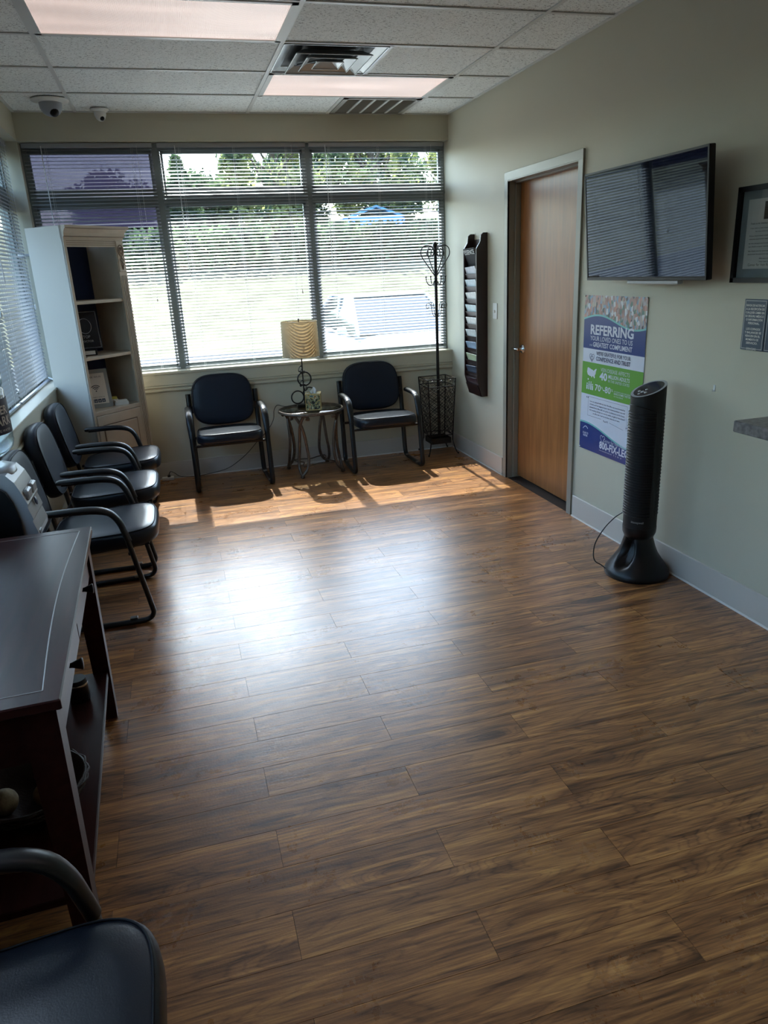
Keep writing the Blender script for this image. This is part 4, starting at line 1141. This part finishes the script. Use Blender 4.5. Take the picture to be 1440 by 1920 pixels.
mb.tube([(0.0855*math.cos(R(180+86*q)), 0.0855*math.sin(R(180+86*q)), 0.87+0.03*(1-q*q)) for q in [-1+i/8 for i in range(17)]], 0.003, n=6)
mb.build('grille_surround', M_black, t)
rear = None
for k in range(30):
    z = 0.34+k*0.0175
    if rear is None: o = MB().tube([(0.084*math.cos(a), 0.084*math.sin(a), 0) for a in [R(-70+80*i/10) for i in range(11)]], 0.0022, n=4).build('rear_rib', M_black, t, loc=(0, 0, z)); rear = o.data
    else: place('rear_rib', rear, t, (0, 0, z))
mb = MB(); lettering(mb, 'Honeywell', R(205)*0.0838, 0.300, 0.062, 0.011, 0.01, lambda u, v_, d: (0.0842*math.cos(u/0.0838), 0.0842*math.sin(u/0.0838), v_)); mb.build('lettering', M_silver, t)
pc = MB().tube(smooth_path([(-0.215, -3.03, 0.325), (-0.25, -3.0, 0.285), (-0.295, -2.98, 0.225), (-0.335, -2.97, 0.15), (-0.352, -2.98, 0.09), (-0.352, -3.0, 0.055), (-0.325, -3.02, 0.035), (-0.312, -3.05, 0.02), (-0.305, -3.07, 0.006), (-0.29, -3.09, 0.004)], 5), 0.0032, n=6).build('power_cord', M_black, t, loc=(0.165, 3.10, 0))

# ------------------------------------------------------------ corner bookcase
BF = Vector((-2.63, -0.25, 0)); BL_ = Vector((-2.985, -0.64, 0))
bang = math.atan2(BF.y-BL_.y, BF.x-BL_.x); bw = (BF-BL_).length; bd = 0.348
t = thing('bookcase', 'narrow cream bookcase with carved pilaster angled in the left corner', 'bookcase', (BL_.x, BL_.y, 0), bang)
# local: x along the front 0..bw, y back (+), z up
Hb = 1.875
MB().box(0, 0, 0.0, 0.018, bd, Hb+0.085).build('side_panel', M_creamside, t)
MB().box(bw-0.030, 0.006, 0, bw-0.004, bd, Hb).build('side_panel', M_cream, t)
MB().box(0.01, bd-0.012, 0.0, bw-0.01, bd-0.002, Hb).build('back_panel', M_navy, t)
pw = 0.075   # pilaster width
MB().box(bw-pw, -0.004, 0, bw-0.002, 0.016, Hb).build('pilaster', M_cream, t)
for k in range(4):
    x = bw-pw+0.014+k*0.0145
    MB().tube([(x, -0.005, 0.06), (x, -0.005, 1.625)], 0.0042, n=6).build('reed', M_cream, t)
    if k < 3: MB().box(x+0.0045, -0.0052, 0.05, x+0.0095, -0.0035, 1.63).build('groove', M_glaze, t)
cv = MB().box(bw-pw+0.004, -0.009, 1.655, bw-0.008, -0.003, 1.865, b=0.002).build('carved_block', M_cream, t)
mb = MB(); cx_ = bw-pw/2-0.002
mb.tube([(cx_+0.024*math.cos(2*PI*i/24), -0.011, 1.80+0.038*math.sin(2*PI*i/24)) for i in range(24)], 0.0028, n=6, closed=True)
for s_ in (-1, 1):
    mb.tube(smooth_path([(cx_, -0.012, 1.775), (cx_+s_*0.014, -0.013, 1.795), (cx_+s_*0.010, -0.013, 1.82), (cx_-s_*0.004, -0.013, 1.815), (cx_+s_*0.003, -0.013, 1.80)], 4), 0.0026, n=6)
    mb.tube(smooth_path([(cx_+s_*0.005, -0.011, 1.76), (cx_-s_*0.012, -0.012, 1.735), (cx_+s_*0.008, -0.012, 1.71), (cx_, -0.011, 1.67)], 4), 0.0024, n=6)
mb.build('carving', M_glaze, cv)
MB().box(0.0, -0.004, 0, 0.020, 0.014, Hb).build('stile', M_cream, t)
MB().box(0.018, -0.002, 1.825, bw-pw, 0.014, Hb).build('top_rail', M_cream, t)
for k in range(3): MB().box(0.02, -0.0045, 1.836+k*0.013, bw-pw, -0.0015, 1.839+k*0.013).build('groove', M_glaze, t)
cr_ = MB()
pr = [(0.0, Hb-0.005), (0.006, Hb), (0.006, Hb+0.012), (0.014, Hb+0.018), (0.016, Hb+0.040), (0.030, Hb+0.062), (0.040, Hb+0.068), (0.040, Hb+0.085)]
vs = []
for o_, z in pr: vs += [(0.0, -o_, z), (bw+o_, -o_, z), (bw+o_, bd, z)]
cr_.add(vs, [(k*3+i, k*3+i+1, (k+1)*3+i+1, (k+1)*3+i) for k in range(len(pr)-1) for i in range(2)])
cr_.add([(0, -0.04, Hb+0.085), (bw+0.04, -0.04, Hb+0.085), (bw+0.04, bd, Hb+0.085), (0, bd, Hb+0.085)], [(0, 1, 2, 3)])
cr_.add([(0, -p_[0], p_[1]) for p_ in pr]+[(0, 0.02, Hb+0.085), (0, 0.02, Hb-0.005)], [tuple(range(len(pr)+2))])
crn = cr_.build('crown', M_cream, t)
MB().box(0.001, -0.0175, Hb+0.014, bw+0.0155, -0.005, Hb+0.018).box(0.001, -0.0415, Hb+0.066, bw+0.0415, -0.02, Hb+0.069).build('glazed_line', M_glaze, crn)
for z in (1.09, 1.472): MB().box(0.018, 0.004, z-0.022, bw-0.03, bd-0.012, z, b=0.002).build('shelf', M_cream, t)
MB().box(0.018, -0.004, 0.705-0.03, bw-0.03, bd-0.012, 0.705, b=0.002).build('shelf', M_cream, t)
MB().box(0.018, 0.01, 0.02, bw-0.03, bd-0.02, 0.04).build('bottom_board', M_cream, t)
MB().box(bw-0.032, 0.03, 0.72, bw-0.029, 0.05, 1.81).build('shelf_track', M_cream, t)
dx0, dx1 = 0.022, bw-pw-0.004
dr = MB().box(dx0, -0.008, 0.10, dx1, 0.010, 0.672, b=0.002).build('door', M_cream, t)
MB().box(dx0+0.045, -0.0095, 0.15, dx1-0.045, -0.0075, 0.605).build('groove', M_glaze, dr)
MB().box(dx0+0.052, -0.013, 0.157, dx1-0.052, -0.006, 0.598, b=0.004).build('raised_panel', M_cream, dr)
MB().ball((dx0+0.022, -0.020, 0.585), 0.012, 12, 8).build('knob', M_cream, dr)
MB().box(0.02, 0.0, 0, bw-pw, 0.012, 0.095).build('plinth', M_cream, t)
Mbk = Matrix.Translation((BL_.x, BL_.y, 0)) @ Matrix.Rotation(bang, 4, 'Z')
def in_bookcase(x, y, z): return tuple(Mbk @ Vector((x, y, z)))
# award plaque
t = thing('award_plaque', 'clear slanted award plaque reading TOP DOCTOR on the middle shelf', 'plaque', in_bookcase(0.180, 0.13, 1.09), bang-R(34))
Mx = Matrix.Translation((0, 0.0, 0.045)) @ Matrix.Rotation(R(-14), 4, 'X')
M_acr = mat('dark_plaque', (20, 26, 40), 0.12)
MB().box(-0.095, 0, 0, 0.095, 0.008, 0.275, M=Mx, b=0.002).build('plaque', M_acr, t)
mb = MB(); ap = lambda u, v_, d=0.0: tuple(Mx @ Vector((u, -0.0006, v_)))
for a in ((-0.088, 0.008, 0.088, 0.010), (-0.088, 0.264, 0.088, 0.266), (-0.088, 0.008, -0.086, 0.266), (0.086, 0.008, 0.088, 0.266)):
    mb.add([ap(a[0], a[1]), ap(a[2], a[1]), ap(a[2], a[3]), ap(a[0], a[3])], [(0, 1, 2, 3)])
for k in range(24):
    a0, a1 = 2*PI*k/24, 2*PI*(k+1)/24
    mb.add([ap(0.046*math.cos(a0), 0.165+0.055*math.sin(a0)), ap(0.046*math.cos(a1), 0.165+0.055*math.sin(a1)), ap(0.043*math.cos(a1), 0.165+0.052*math.sin(a1)), ap(0.043*math.cos(a0), 0.165+0.052*math.sin(a0))], [(0, 1, 2, 3)])
lettering(mb, 'TOP', 0, 0.078, 0.05, 0.021, 0.0, ap, 'C'); lettering(mb, 'DOCTOR', 0, 0.050, 0.085, 0.014, 0.0, ap, 'C')
mb.build('lettering', mat('etched_white', (170, 174, 180), 0.5), t)
MB().box(-0.05, -0.022, 0, 0.05, 0.05, 0.042, b=0.003).build('base', M_black, t)
MB().box(-0.035, -0.024, 0.008, 0.035, -0.0215, 0.034).build('name_card', M_paper, t)
# wifi sign
t = thing('wifi_sign', 'slanted grey acrylic holder with white wifi sign on lowest shelf', 'sign', in_bookcase(0.185, 0.13, 0.705), bang-R(32))
Mx = Matrix.Rotation(R(-13), 4, 'X')
MB().box(-0.10, 0, 0.002, 0.10, 0.008, 0.285, M=Mx, b=0.002).box(-0.10, 0, 0, 0.10, 0.09, 0.004).build('holder', M_grey, t)
MB().box(-0.075, -0.0012, 0.03, 0.075, 0.0, 0.255, M=Mx).build('card', M_paper, t)
mb = MB(); ap = lambda u, v_, d=0.0: tuple(Mx @ Vector((u, -0.0018, v_)))
for r_ in (0.014, 0.026, 0.038):
    for k in range(8):
        a0, a1 = R(45+90*k/8), R(45+90*(k+1)/8)
        mb.add([ap(r_*math.cos(a0), 0.125+r_*math.sin(a0)), ap((r_+0.006)*math.cos(a0), 0.125+(r_+0.006)*math.sin(a0)), ap((r_+0.006)*math.cos(a1), 0.125+(r_+0.006)*math.sin(a1)), ap(r_*math.cos(a1), 0.125+r_*math.sin(a1))], [(0, 1, 2, 3)])
mb.add([ap(0.005*math.cos(2*PI*i/10), 0.125+0.005*math.sin(2*PI*i/10)) for i in range(10)], [tuple(range(10))])
lettering(mb, 'FREE WI-FI', 0, 0.222, 0.10, 0.012, 0.0, ap, 'C'); lettering(mb, 'CONNECT WITH US', 0, 0.075, 0.10, 0.008, 0.0, ap, 'C')
mb.build('print', mat('print_grey', (70, 76, 84), 0.5), t)
for k, s in enumerate('funo'):
    x = -0.055+k*0.0275
    ico = MB().add([ap(x, 0.040), ap(x+0.024, 0.040), ap(x+0.024, 0.066), ap(x, 0.066)], [(0, 1, 2, 3)]).build('icon_tile', mat('icon_slate', (60, 78, 100), 0.5), t)
    mb = MB(); lettering(mb, s, x+0.012, 0.047, 0.010, 0.013, 0.02, lambda u, v_, d: tuple(Mx @ Vector((u, -0.0022, v_))), 'C'); mb.build('icon_mark', M_paper, ico)
# card stacks
for x, y, c, lb, n_ in ((0.345, 0.075, (232, 230, 224), 'small box of white business cards beside the wifi sign', 'business_card_box'), (0.320, 0.150, (205, 196, 90), 'yellow and white card box behind the white card box on shelf', 'business_card_box')):
    t = thing(n_, lb, 'card box', in_bookcase(x, y, 0.705), bang-R(30))
    hz = 0.036 if c[2] > 100 else 0.058
    MB().box(-0.05, -0.026, 0, 0.05, 0.026, hz*0.7, b=0.001).build('box', M_white, t)
    MB().box(-0.044, -0.020, hz*0.7, 0.044, 0.020, hz, b=0.001).build('cards', mat('cards', c, 0.5), t)

# ------------------------------------------------------------ water cooler and bottle
t = thing('water_cooler', 'black and silver water cooler between the chairs and console table', 'water cooler', (-3.095, -3.17, -0.04))
bp_ = [(-0.145, 0.040), (0.120, 0.040), (0.125, 0.06), (0.100, 0.70), (0.098, 0.80), (0.085, 0.87), (0.066, 0.915), (0.035, 0.945), (0.0, 0.962), (-0.145, 0.968)]
MB().prism(bp_, 1, -0.165, 0.085).build('body', M_black, t)
sp = [(0.100, 0.705), (0.128, 0.705), (0.146, 0.722), (0.148, 0.745), (0.136, 0.79), (0.140, 0.80), (0.137, 0.812), (0.128, 0.845), (0.132, 0.858), (0.126, 0.872), (0.112, 0.915), (0.100, 0.945), (0.076, 0.975), (0.03, 0.987), (0.0, 0.985), (0.03, 0.948), (0.066, 0.915), (0.085, 0.87), (0.098, 0.80)]
MB().prism(sp, 1, -0.150, 0.070, smooth=False).build('front_panel', M_silver, t)
for z, x, y in ((0.885, 0.123, -0.085), (0.885, 0.123, 0.015)):
    MB().box(x-0.01, y-0.035, z-0.022, x+0.012, y+0.035, z+0.02, b=0.006).build('push_button', M_silver, t)
MB().lathe([(0.017, 0), (0.015, 0.004), (0.001, 0.006)], 16, Matrix.Translation((0.137, -0.035, 0.84)) @ Matrix.Rotation(R(78), 4, 'Y')).build('badge', mat('badge_blue', (40, 60, 96), 0.3), t)
MB().box(0.138, -0.13, 0.72, 0.150, -0.09, 0.75, b=0.004).build('spout', M_black, t)
MB().lathe([(0.125, 0.965), (0.122, 0.985), (0.085, 0.992), (0.06, 0.985)], 32, Matrix.Translation((-0.03, -0.04, 0))).build('bottle_collar', M_silver, t)
t = thing('water_bottle', 'large clear water bottle with navy label on top of the cooler', 'water bottle', (-3.125, -3.205, 0.965))
pr = [(0.03, 0.006), (0.06, 0.012), (0.10, 0.028), (0.128, 0.055), (0.136, 0.080), (0.134, 0.092), (0.136, 0.104), (0.136, 0.135), (0.131, 0.142), (0.134, 0.150), (0.134, 0.270), (0.130, 0.278), (0.136, 0.290), (0.136, 0.330), (0.130, 0.338), (0.130, 0.345), (0.136, 0.354), (0.136, 0.40), (0.131, 0.41), (0.136, 0.42), (0.136, 0.46), (0.125, 0.485), (0.09, 0.49), (0.001, 0.482)]
MB().lathe(pr, 40, cap=False).build('bottle', M_bottle, t)
vs = []
for z in (0.112, 0.238):
    for i in range(41):
        a = R(-170+260*i/40); vs.append((0.1368*math.cos(a), 0.1368*math.sin(a), z))
MB().add(vs, [(i, i+1, 42+i, 41+i) for i in range(40)], True).build('label_band', mat('navy_label', (24, 28, 56), 0.4), t)
mb = MB(); rr = 0.1374
cylm = lambda u, v_, d: (rr*math.cos(u/rr), rr*math.sin(u/rr), v_)
lettering(mb, 'DEER', R(-49)*rr, 0.185, 0.102, 0.030, 0.02, cylm); lettering(mb, 'PARK', R(-47)*rr, 0.145, 0.108, 0.032, 0.02, cylm)
lettering(mb, 'SPRING WATER', R(-50)*rr, 0.122, 0.10, 0.009, 0.0, cylm)
mb.build('lettering', mat('label_silver', (210, 205, 200), 0.4), t)

# ------------------------------------------------------------ console table
CA = R(2.1)
t = thing('console_table', 'dark mahogany console table with two drawers along left wall', 'console table', (-2.713, -4.09, 0), CA)
# local: x=0 at the front edge, negative towards wall ; y -0.6 .. 0.6
W_ = 0.485
MB().box(-W_, -0.602, 0.735, 0.0, 0.592, 0.76, b=0.003).build('table_top', M_mahog, t)
M_inlay = mat('inlay_line', (150, 138, 130), 0.4)
pts = [(-0.050-0.020*math.cos((y+0.02)/0.56*PI/2)*1.0+0.012, y, 0.7604) for y in [-0.55+1.10*i/24 for i in range(25)]]
mb = MB().tube(pts, 0.0018, 0.0009, side=(1, 0, 0), n=6)
mb.tube([(pts[0][0], pts[0][1], 0.7604), (-W_+0.05, pts[0][1], 0.7604)], 0.0014, 0.0006, n=6, side=(0, 1, 0)).tube([(pts[-1][0], pts[-1][1], 0.7604), (-W_+0.05, pts[-1][1], 0.7604)], 0.0014, 0.0006, n=6, side=(0, 1, 0))
mb.build('inlay_line', M_inlay, t)
MB().box(-W_+0.02, -0.565, 0.60, -0.055, 0.555, 0.735).build('apron', M_mahog, t)
for y0, y1_ in ((-0.50, -0.01), (0.0, 0.49)):
    d_ = MB().box(-0.058, y0, 0.606, -0.026, y1_, 0.728, b=0.003).build('drawer', M_mahog, t)
    ym = (y0+y1_)/2-0.02
    MB().lathe([(0.006, 0), (0.007, 0.010), (0.014, 0.030), (0.015, 0.033)], 14, Matrix.Translation((-0.027, ym, 0.667)) @ Matrix.Rotation(PI/2, 4, 'Y')).lathe([(0.0155, 0.033), (0.0155, 0.036), (0.001, 0.037)], 14, Matrix.Translation((-0.027, ym, 0.667)) @ Matrix.Rotation(PI/2, 4, 'Y')).build('knob', M_iron, d_)
for sx_ in (-W_+0.06, -0.052):
    for sy_ in (-0.545, 0.535):
        hx_ = 0.036; out = 0.022 if sy_ > 0 else -0.022
        vs = []
        for z, k, o_ in ((0.735, 1.0, 0), (0.0, 0.72, out)):
            vs += [(sx_-hx_*k, sy_-hx_*k+o_, z), (sx_+hx_*k, sy_-hx_*k+o_, z), (sx_+hx_*k, sy_+hx_*k+o_, z), (sx_-hx_*k, sy_+hx_*k+o_, z)]
        MB().add(vs, [(0, 1, 2, 3), (7, 6, 5, 4), (0, 4, 5, 1), (1, 5, 6, 2), (2, 6, 7, 3), (3, 7, 4, 0)]).build('leg', M_mahog, t)
MB().box(-W_+0.04, -0.55, 0.182, -0.030, 0.54, 0.205, b=0.003).build('lower_shelf', M_mahog, t)
Mc = Matrix.Translation((-2.713, -4.09, 0)) @ Matrix.Rotation(CA, 4, 'Z')
def on_console(x, y, z): return tuple(Mc @ Vector((x, y, z)))
# wicker bowl on the shelf
def weave_mat():
    mt = mat('dark_wicker', (44, 34, 28), 0.6, bump=0.9, bscale=160)
    return mt
t = thing('wicker_bowl', 'dark woven bowl of potpourri balls on console lower shelf', 'bowl', on_console(-0.205, -0.16, 0.206))
M_wick = weave_mat()
bowl = [(0.085, 0.0), (0.12, 0.018), (0.145, 0.045), (0.152, 0.07), (0.145, 0.072), (0.134, 0.046), (0.11, 0.024), (0.001, 0.016)]
MB().lathe(bowl, 40).build('bowl', M_wick, t)
wv = MB()
for k in range(7):
    z = 0.010+k*0.0095; r_ = 0.106+0.047*math.sin(min(1, k/6)*PI/2)
    wv.tube([((r_+0.0035*math.sin(i*PI/2+k*PI))*math.cos(2*PI*i/64), (r_+0.0035*math.sin(i*PI/2+k*PI))*math.sin(2*PI*i/64), z) for i in range(64)], 0.0042, n=5, closed=True)
wv.build('weave', M_wick, t)
balls = [(-0.058, -0.045, (160, 146, 120), 0.036, 'pale dried potpourri ball in the wicker bowl, the whitish one'), (0.04, 0.055, (88, 40, 34), 0.038, 'dark red potpourri ball in the wicker bowl, far side'), (0.045, -0.045, (120, 92, 60), 0.032, 'small brown potpourri ball in the wicker bowl, near side')]
for bx_, by_, c, r_, lb in balls:
    o = MB().ball((0, 0, 0), r_, 18, 12).build('potpourri_ball', mat('dried_ball', c, 0.8, bump=1.0, bscale=60, var=0.35, vscale=40), None, loc=on_console(-0.205+bx_, -0.16+by_, 0.206+0.020+r_))
    tag(o, lb, 'ball', 'potpourri balls in the wicker bowl')
t = thing('glass_jar', 'dark glass jar with silver rim at far end of lower shelf', 'jar', on_console(-0.115, 0.36, 0.206))
MB().lathe([(0.030, 0.0), (0.034, 0.004), (0.034, 0.075), (0.030, 0.085)], 24).build('jar', M_black, t)
MB().lathe([(0.035, 0.062), (0.036, 0.066), (0.035, 0.070)], 24, cap=False).build('rim', M_chrome, t)
t = thing('paper_tray', 'black tray on console table at the left photo edge', 'tray', (-3.135, -3.70, 0.761), CA)
mb = MB().box(-0.1, -0.13, 0, 0.1, 0.13, 0.004)
for a in (-1, 1): mb.box(a*0.1, -0.13, 0, a*0.096, 0.13, 0.045); mb.box(-0.1, a*0.13, 0, 0.1, a*0.126, 0.045)
mb.build('tray', M_black, t)

# ------------------------------------------------------------ outside
M_conc = mat('asphalt', (56, 58, 62), 1.0, spec=0.03, var=0.12, vscale=0.7)
M_lawn = mat('dry_lawn', (80, 79, 64), 1.0, spec=0.03, var=0.35, vscale=0.9)
g = MB(); g.box(-60, 0.25, -0.5, 60, 13, -0.25).box(-60, -30, -0.5, XL-0.25, 0.25, -0.25)
struct(g.build('parking_lot', M_conc))
bk = MB(); vs = []; nx, ny = 40, 16
for i in range(nx+1):
    for j in range(ny+1):
        x = -60+120*i/nx; y = 13+27*j/ny
        s_ = j/ny; vs.append((x, y, -0.25+4.7*(s_*s_*(3-2*s_))+0.15*math.sin(x*0.7+j)*s_))
bk.add(vs, [(i*(ny+1)+j, (i+1)*(ny+1)+j, (i+1)*(ny+1)+j+1, i*(ny+1)+j+1) for i in range(nx) for j in range(ny)], True)
struct(bk.build('grass_bank', M_lawn))
M_bark = mat('bark', (84, 72, 60), 0.9)
def leaf_mat(name, c0, c1):
    mt = bpy.data.materials.new(name); mt.use_nodes = True
    n = mt.node_tree.nodes; l = mt.node_tree.links; n.remove(n['Principled BSDF'])
    geo = n.new('ShaderNodeNewGeometry'); x = n.new('ShaderNodeTexNoise'); x.inputs['Scale'].default_value = 1.3; x.inputs['Detail'].default_value = 5
    l.new(geo.outputs['Position'], x.inputs['Vector'])
    cr = n.new('ShaderNodeValToRGB'); cr.color_ramp.elements[0].position = 0.4; cr.color_ramp.elements[1].position = 0.6
    cr.color_ramp.elements[0].color = lin(c0); cr.color_ramp.elements[1].color = lin(c1); l.new(x.outputs[0], cr.inputs[0])
    d = n.new('ShaderNodeBsdfDiffuse'); tr = n.new('ShaderNodeBsdfTranslucent'); mx = n.new('ShaderNodeMixShader'); mx.inputs[0].default_value = 0.45
    l.new(cr.outputs[0], d.inputs[0]); l.new(cr.outputs[0], tr.inputs[0]); l.new(d.outputs[0], mx.inputs[1]); l.new(tr.outputs[0], mx.inputs[2]); l.new(mx.outputs[0], n['Material Output'].inputs[0])
    return mt
M_leaf = leaf_mat('leaves', (58, 76, 56), (150, 156, 100)); M_leaf2 = leaf_mat('dark_leaves', (38, 54, 40), (92, 110, 74))
def tree(x, y, z0, h, w, label, conifer=False, mt=None):
    t = thing('tree', label, 'tree', (x, y, z0), 0, 'trees on the bank outside')
    MB().tube([(0, 0, -0.3), (0.1, 0, h*0.4), (0, 0.1, h*0.85)], [0.22, 0.15, 0.05], n=7).build('trunk', M_bark, t)
    mb = MB()
    br = MB()
    for k in range(9):
        a = rnd.uniform(0, 2*PI); br.tube([(0, 0, h*rnd.uniform(0.2, 0.5)), (w*0.35*math.cos(a), w*0.35*math.sin(a), h*rnd.uniform(0.55, 0.85))], [0.08, 0.02], n=5)
    if not conifer: br.build('branches', M_bark, t)
    clumps = []
    for k in range(46):
        if conifer:
            q = k/45; zz = h*(0.05+0.93*q); r_ = w*0.5*(1-q)+0.04; a = rnd.uniform(0, 2*PI)
            clumps.append((r_*0.5*math.cos(a), r_*0.5*math.sin(a), zz, 0.15+r_*0.6))
        else:
            a, b = rnd.uniform(0, 2*PI), rnd.uniform(-1, 1)
            rr_ = math.sqrt(max(0, 1-b*b*0.8)); clumps.append((w*0.40*rr_*math.cos(a), w*0.40*rr_*math.sin(a), h*0.52+h*0.40*b, w*0.15))
    for c in clumps:
        for q in range(110):
            d = Vector((rnd.gauss(0, 1), rnd.gauss(0, 1), rnd.gauss(0, 0.8))); d = d.normalized()*c[3]*rnd.uniform(0.3, 1.15)
            p_ = Vector(c[:3])+d; s_ = rnd.uniform(0.10, 0.22)
            a1 = Vector((rnd.uniform(-1, 1), rnd.uniform(-1, 1), rnd.uniform(-1, 1))).normalized(); a2 = a1.orthogonal().normalized()
            mb.add([p_-a1*s_, p_+a2*s_*0.6, p_+a1*s_, p_-a2*s_*0.6], [(0, 1, 2, 3)])
    mb.build('foliage', mt or M_leaf, t)
tree(3.1, 31.0, 3.3, 6.0, 4.6, 'leafy yellow green tree beyond the middle bay, top centre of window')
tree(7.9, 31.0, 3.3, 6.5, 4.6, 'leafy tree seen through the upper right bay, left part')
tree(13.1, 31.0, 3.3, 6.0, 4.6, 'leafy tree seen through the upper right bay, right edge')
tree(-1.2, 32.0, 3.5, 3.4, 1.9, 'small dark conifer beyond the middle bay at its left', True, M_leaf2)
tree(0.6, 36.5, 3.6, 3.0, 4.4, 'low dark bushy tree between conifer and tall tree outside', False, M_leaf2)
tree(-4.4, 36.5, 3.6, 3.0, 4.4, 'low dark bushy tree behind the left bay outside', False, M_leaf2)
tree(5.4, 36.5, 3.6, 4.6, 4.4, 'dark tree filling the gap between the two tall trees', False, M_leaf2)
tree(10.4, 36.5, 3.6, 4.6, 4.4, 'dark tree behind the two trees of the right bay', False, M_leaf2)
def hedge(x, y, z0, L, label):
    t = thing('hedge', label, 'hedge', (x, y, z0), 0, 'hedges on the bank')
    mb = MB()
    for q in range(int(L*420)):
        p_ = Vector((rnd.uniform(-L/2, L/2), rnd.uniform(-0.6, 0.6), rnd.uniform(0, 1.4)+0.15*math.sin(q))); s_ = rnd.uniform(0.10, 0.2)
        a1 = Vector((rnd.uniform(-1, 1), rnd.uniform(-1, 1), rnd.uniform(-1, 1))).normalized(); a2 = a1.orthogonal().normalized()
        mb.add([p_-a1*s_, p_+a2*s_*0.6, p_+a1*s_, p_-a2*s_*0.6], [(0, 1, 2, 3)])
    mb.build('foliage', M_leaf2, t)
    sm = MB()
    for q in range(int(L*1.5)): sm.tube([(-L/2+0.3+q/1.5, 0, -0.1), (-L/2+0.3+q/1.5, 0, 0.9)], 0.03, n=5)
    sm.build('stems', M_bark, t)
hedge(-2.5, 26.0, 2.02, 9.0, 'low green hedge on the bank, left part behind the middle bay')
hedge(8.0, 26.0, 2.02, 11.0, 'low green hedge on the bank, right part below the canopy')
t = thing('blue_canopy', 'pale blue canopy far outside, seen low in the upper right bay', 'canopy', (7.0, 28.2, 2.93))
M_blue = mat('blue_canvas', (90, 140, 190), 0.7)
MB().prism([(-1.3, 0.9), (0, 1.35), (1.3, 0.9), (1.3, 0.8), (0, 1.25), (-1.3, 0.8)], 1, -1.0, 1.0).box(-1.3, -1.0, 0.55, 1.3, -0.97, 0.9).build('roof', M_blue, t)
for a in (-1.25, 1.25):
    for b in (-0.95, 0.95): MB().tube([(a, b, -0.4), (a, b, 0.85)], 0.03, n=6).build('post', M_white, t)

def car(label, loc, rz, col):
    t = thing('parked_car', label, 'car', loc, rz)
    M_body = mat('car_paint', col, 0.25, 0.3)
    # profile along local y (nose at -y), lofted over width
    secs = [(-2.15, 0.45, 0.62, 0.62), (-1.9, 0.30, 0.74, 0.84), (-1.0, 0.22, 0.90, 0.90), (-0.75, 0.22, 0.95, 0.90), (0.0, 0.22, 0.96, 0.90), (1.2, 0.22, 0.98, 0.90), (1.9, 0.28, 0.98, 0.86), (2.2, 0.42, 0.85, 0.72)]
    vs = []; n = 12
    for y, zl, zh, hw_ in secs:
        for k in range(n):
            a = 2*PI*(k+0.5)/n; c_, s_ = math.cos(a), math.sin(a)
            vs.append((hw_*math.copysign(abs(c_)**0.45, c_), y, (zl+zh)/2+(zh-zl)/2*math.copysign(abs(s_)**0.5, s_)))
    fs = [(i*n+k, i*n+(k+1) % n, (i+1)*n+(k+1) % n, (i+1)*n+k) for i in range(len(secs)-1) for k in range(n)]
    fs += [tuple(range(n-1, -1, -1)), tuple(range((len(secs)-1)*n, len(secs)*n))]
    MB().add(vs, fs, True).build('body', M_body, t)
    cab = [(-0.95, 0.92, 0.78), (-0.25, 1.42, 0.62), (0.9, 1.45, 0.62), (1.9, 0.96, 0.74)]
    M_dark = mat('car_glass', (30, 40, 46), 0.08, spec=0.8)
    vs = []
    for y, z, hw_ in cab: vs += [(-hw_, y, z), (hw_, y, z)]
    MB().add(vs+[(-0.82, -0.95, 0.9), (0.82, -0.95, 0.9), (-0.82, 1.9, 0.9), (0.82, 1.9, 0.9)], [(0, 1, 3, 2), (4, 5, 7, 6), (0, 2, 4, 6, 10, 8), (1, 9, 11, 7, 5, 3)]).build('windows', M_dark, t)
    MB().box(-0.62, -0.25, 1.425, 0.62, 0.9, 1.465, b=0.015).build('roof', M_body, t)
    pl = MB()
    for s_ in (-1, 1):
        pl.tube([(s_*0.79, -0.97, 0.92), (s_*0.63, -0.25, 1.43)], 0.03, n=6).tube([(s_*0.63, 0.9, 1.44), (s_*0.75, 1.9, 0.96)], 0.04, n=6).tube([(s_*0.72, 0.35, 0.95), (s_*0.64, 0.35, 1.44)], 0.03, n=6)
    pl.build('pillars', M_body, t)
    for x in (-0.82, 0.82):
        for y in (-1.35, 1.35):
            w = MB().lathe([(0.2, -0.11), (0.31, -0.11), (0.33, -0.08), (0.33, 0.08), (0.31, 0.11), (0.2, 0.11)], 24, Matrix.Translation((x, y, 0.33)) @ Matrix.Rotation(PI/2, 4, 'Y')).build('wheel', M_blackm, t)
            MB().lathe([(0.2, -0.10), (0.06, -0.115), (0.001, -0.115)], 16, Matrix.Translation((x, y, 0.33)) @ Matrix.Rotation(PI/2 if x < 0 else -PI/2, 4, 'Y')).build('hub', M_silver, w)
    for s_ in (-1, 1): MB().ball((s_*0.58, -2.03, 0.62), 0.11, 12, 8, (1.3, 0.5, 0.7)).build('headlight', M_white, t)
    MB().box(-0.35, -2.17, 0.42, 0.35, -2.12, 0.55, b=0.01).build('grille', M_blackm, t)
    for s_ in (-1, 1): MB().box(s_*0.88, -0.72, 0.92, s_*1.02, -0.62, 1.02, b=0.02).build('mirror', M_body, t)
    return t
car('silver car parked facing the right bay of the back windows', (1.0, 5.6, -0.25), R(4), (190, 196, 200))
car('blue car parked outside the left wall windows', (-7.6, -2.4, -0.25), R(-90), (70, 92, 130))
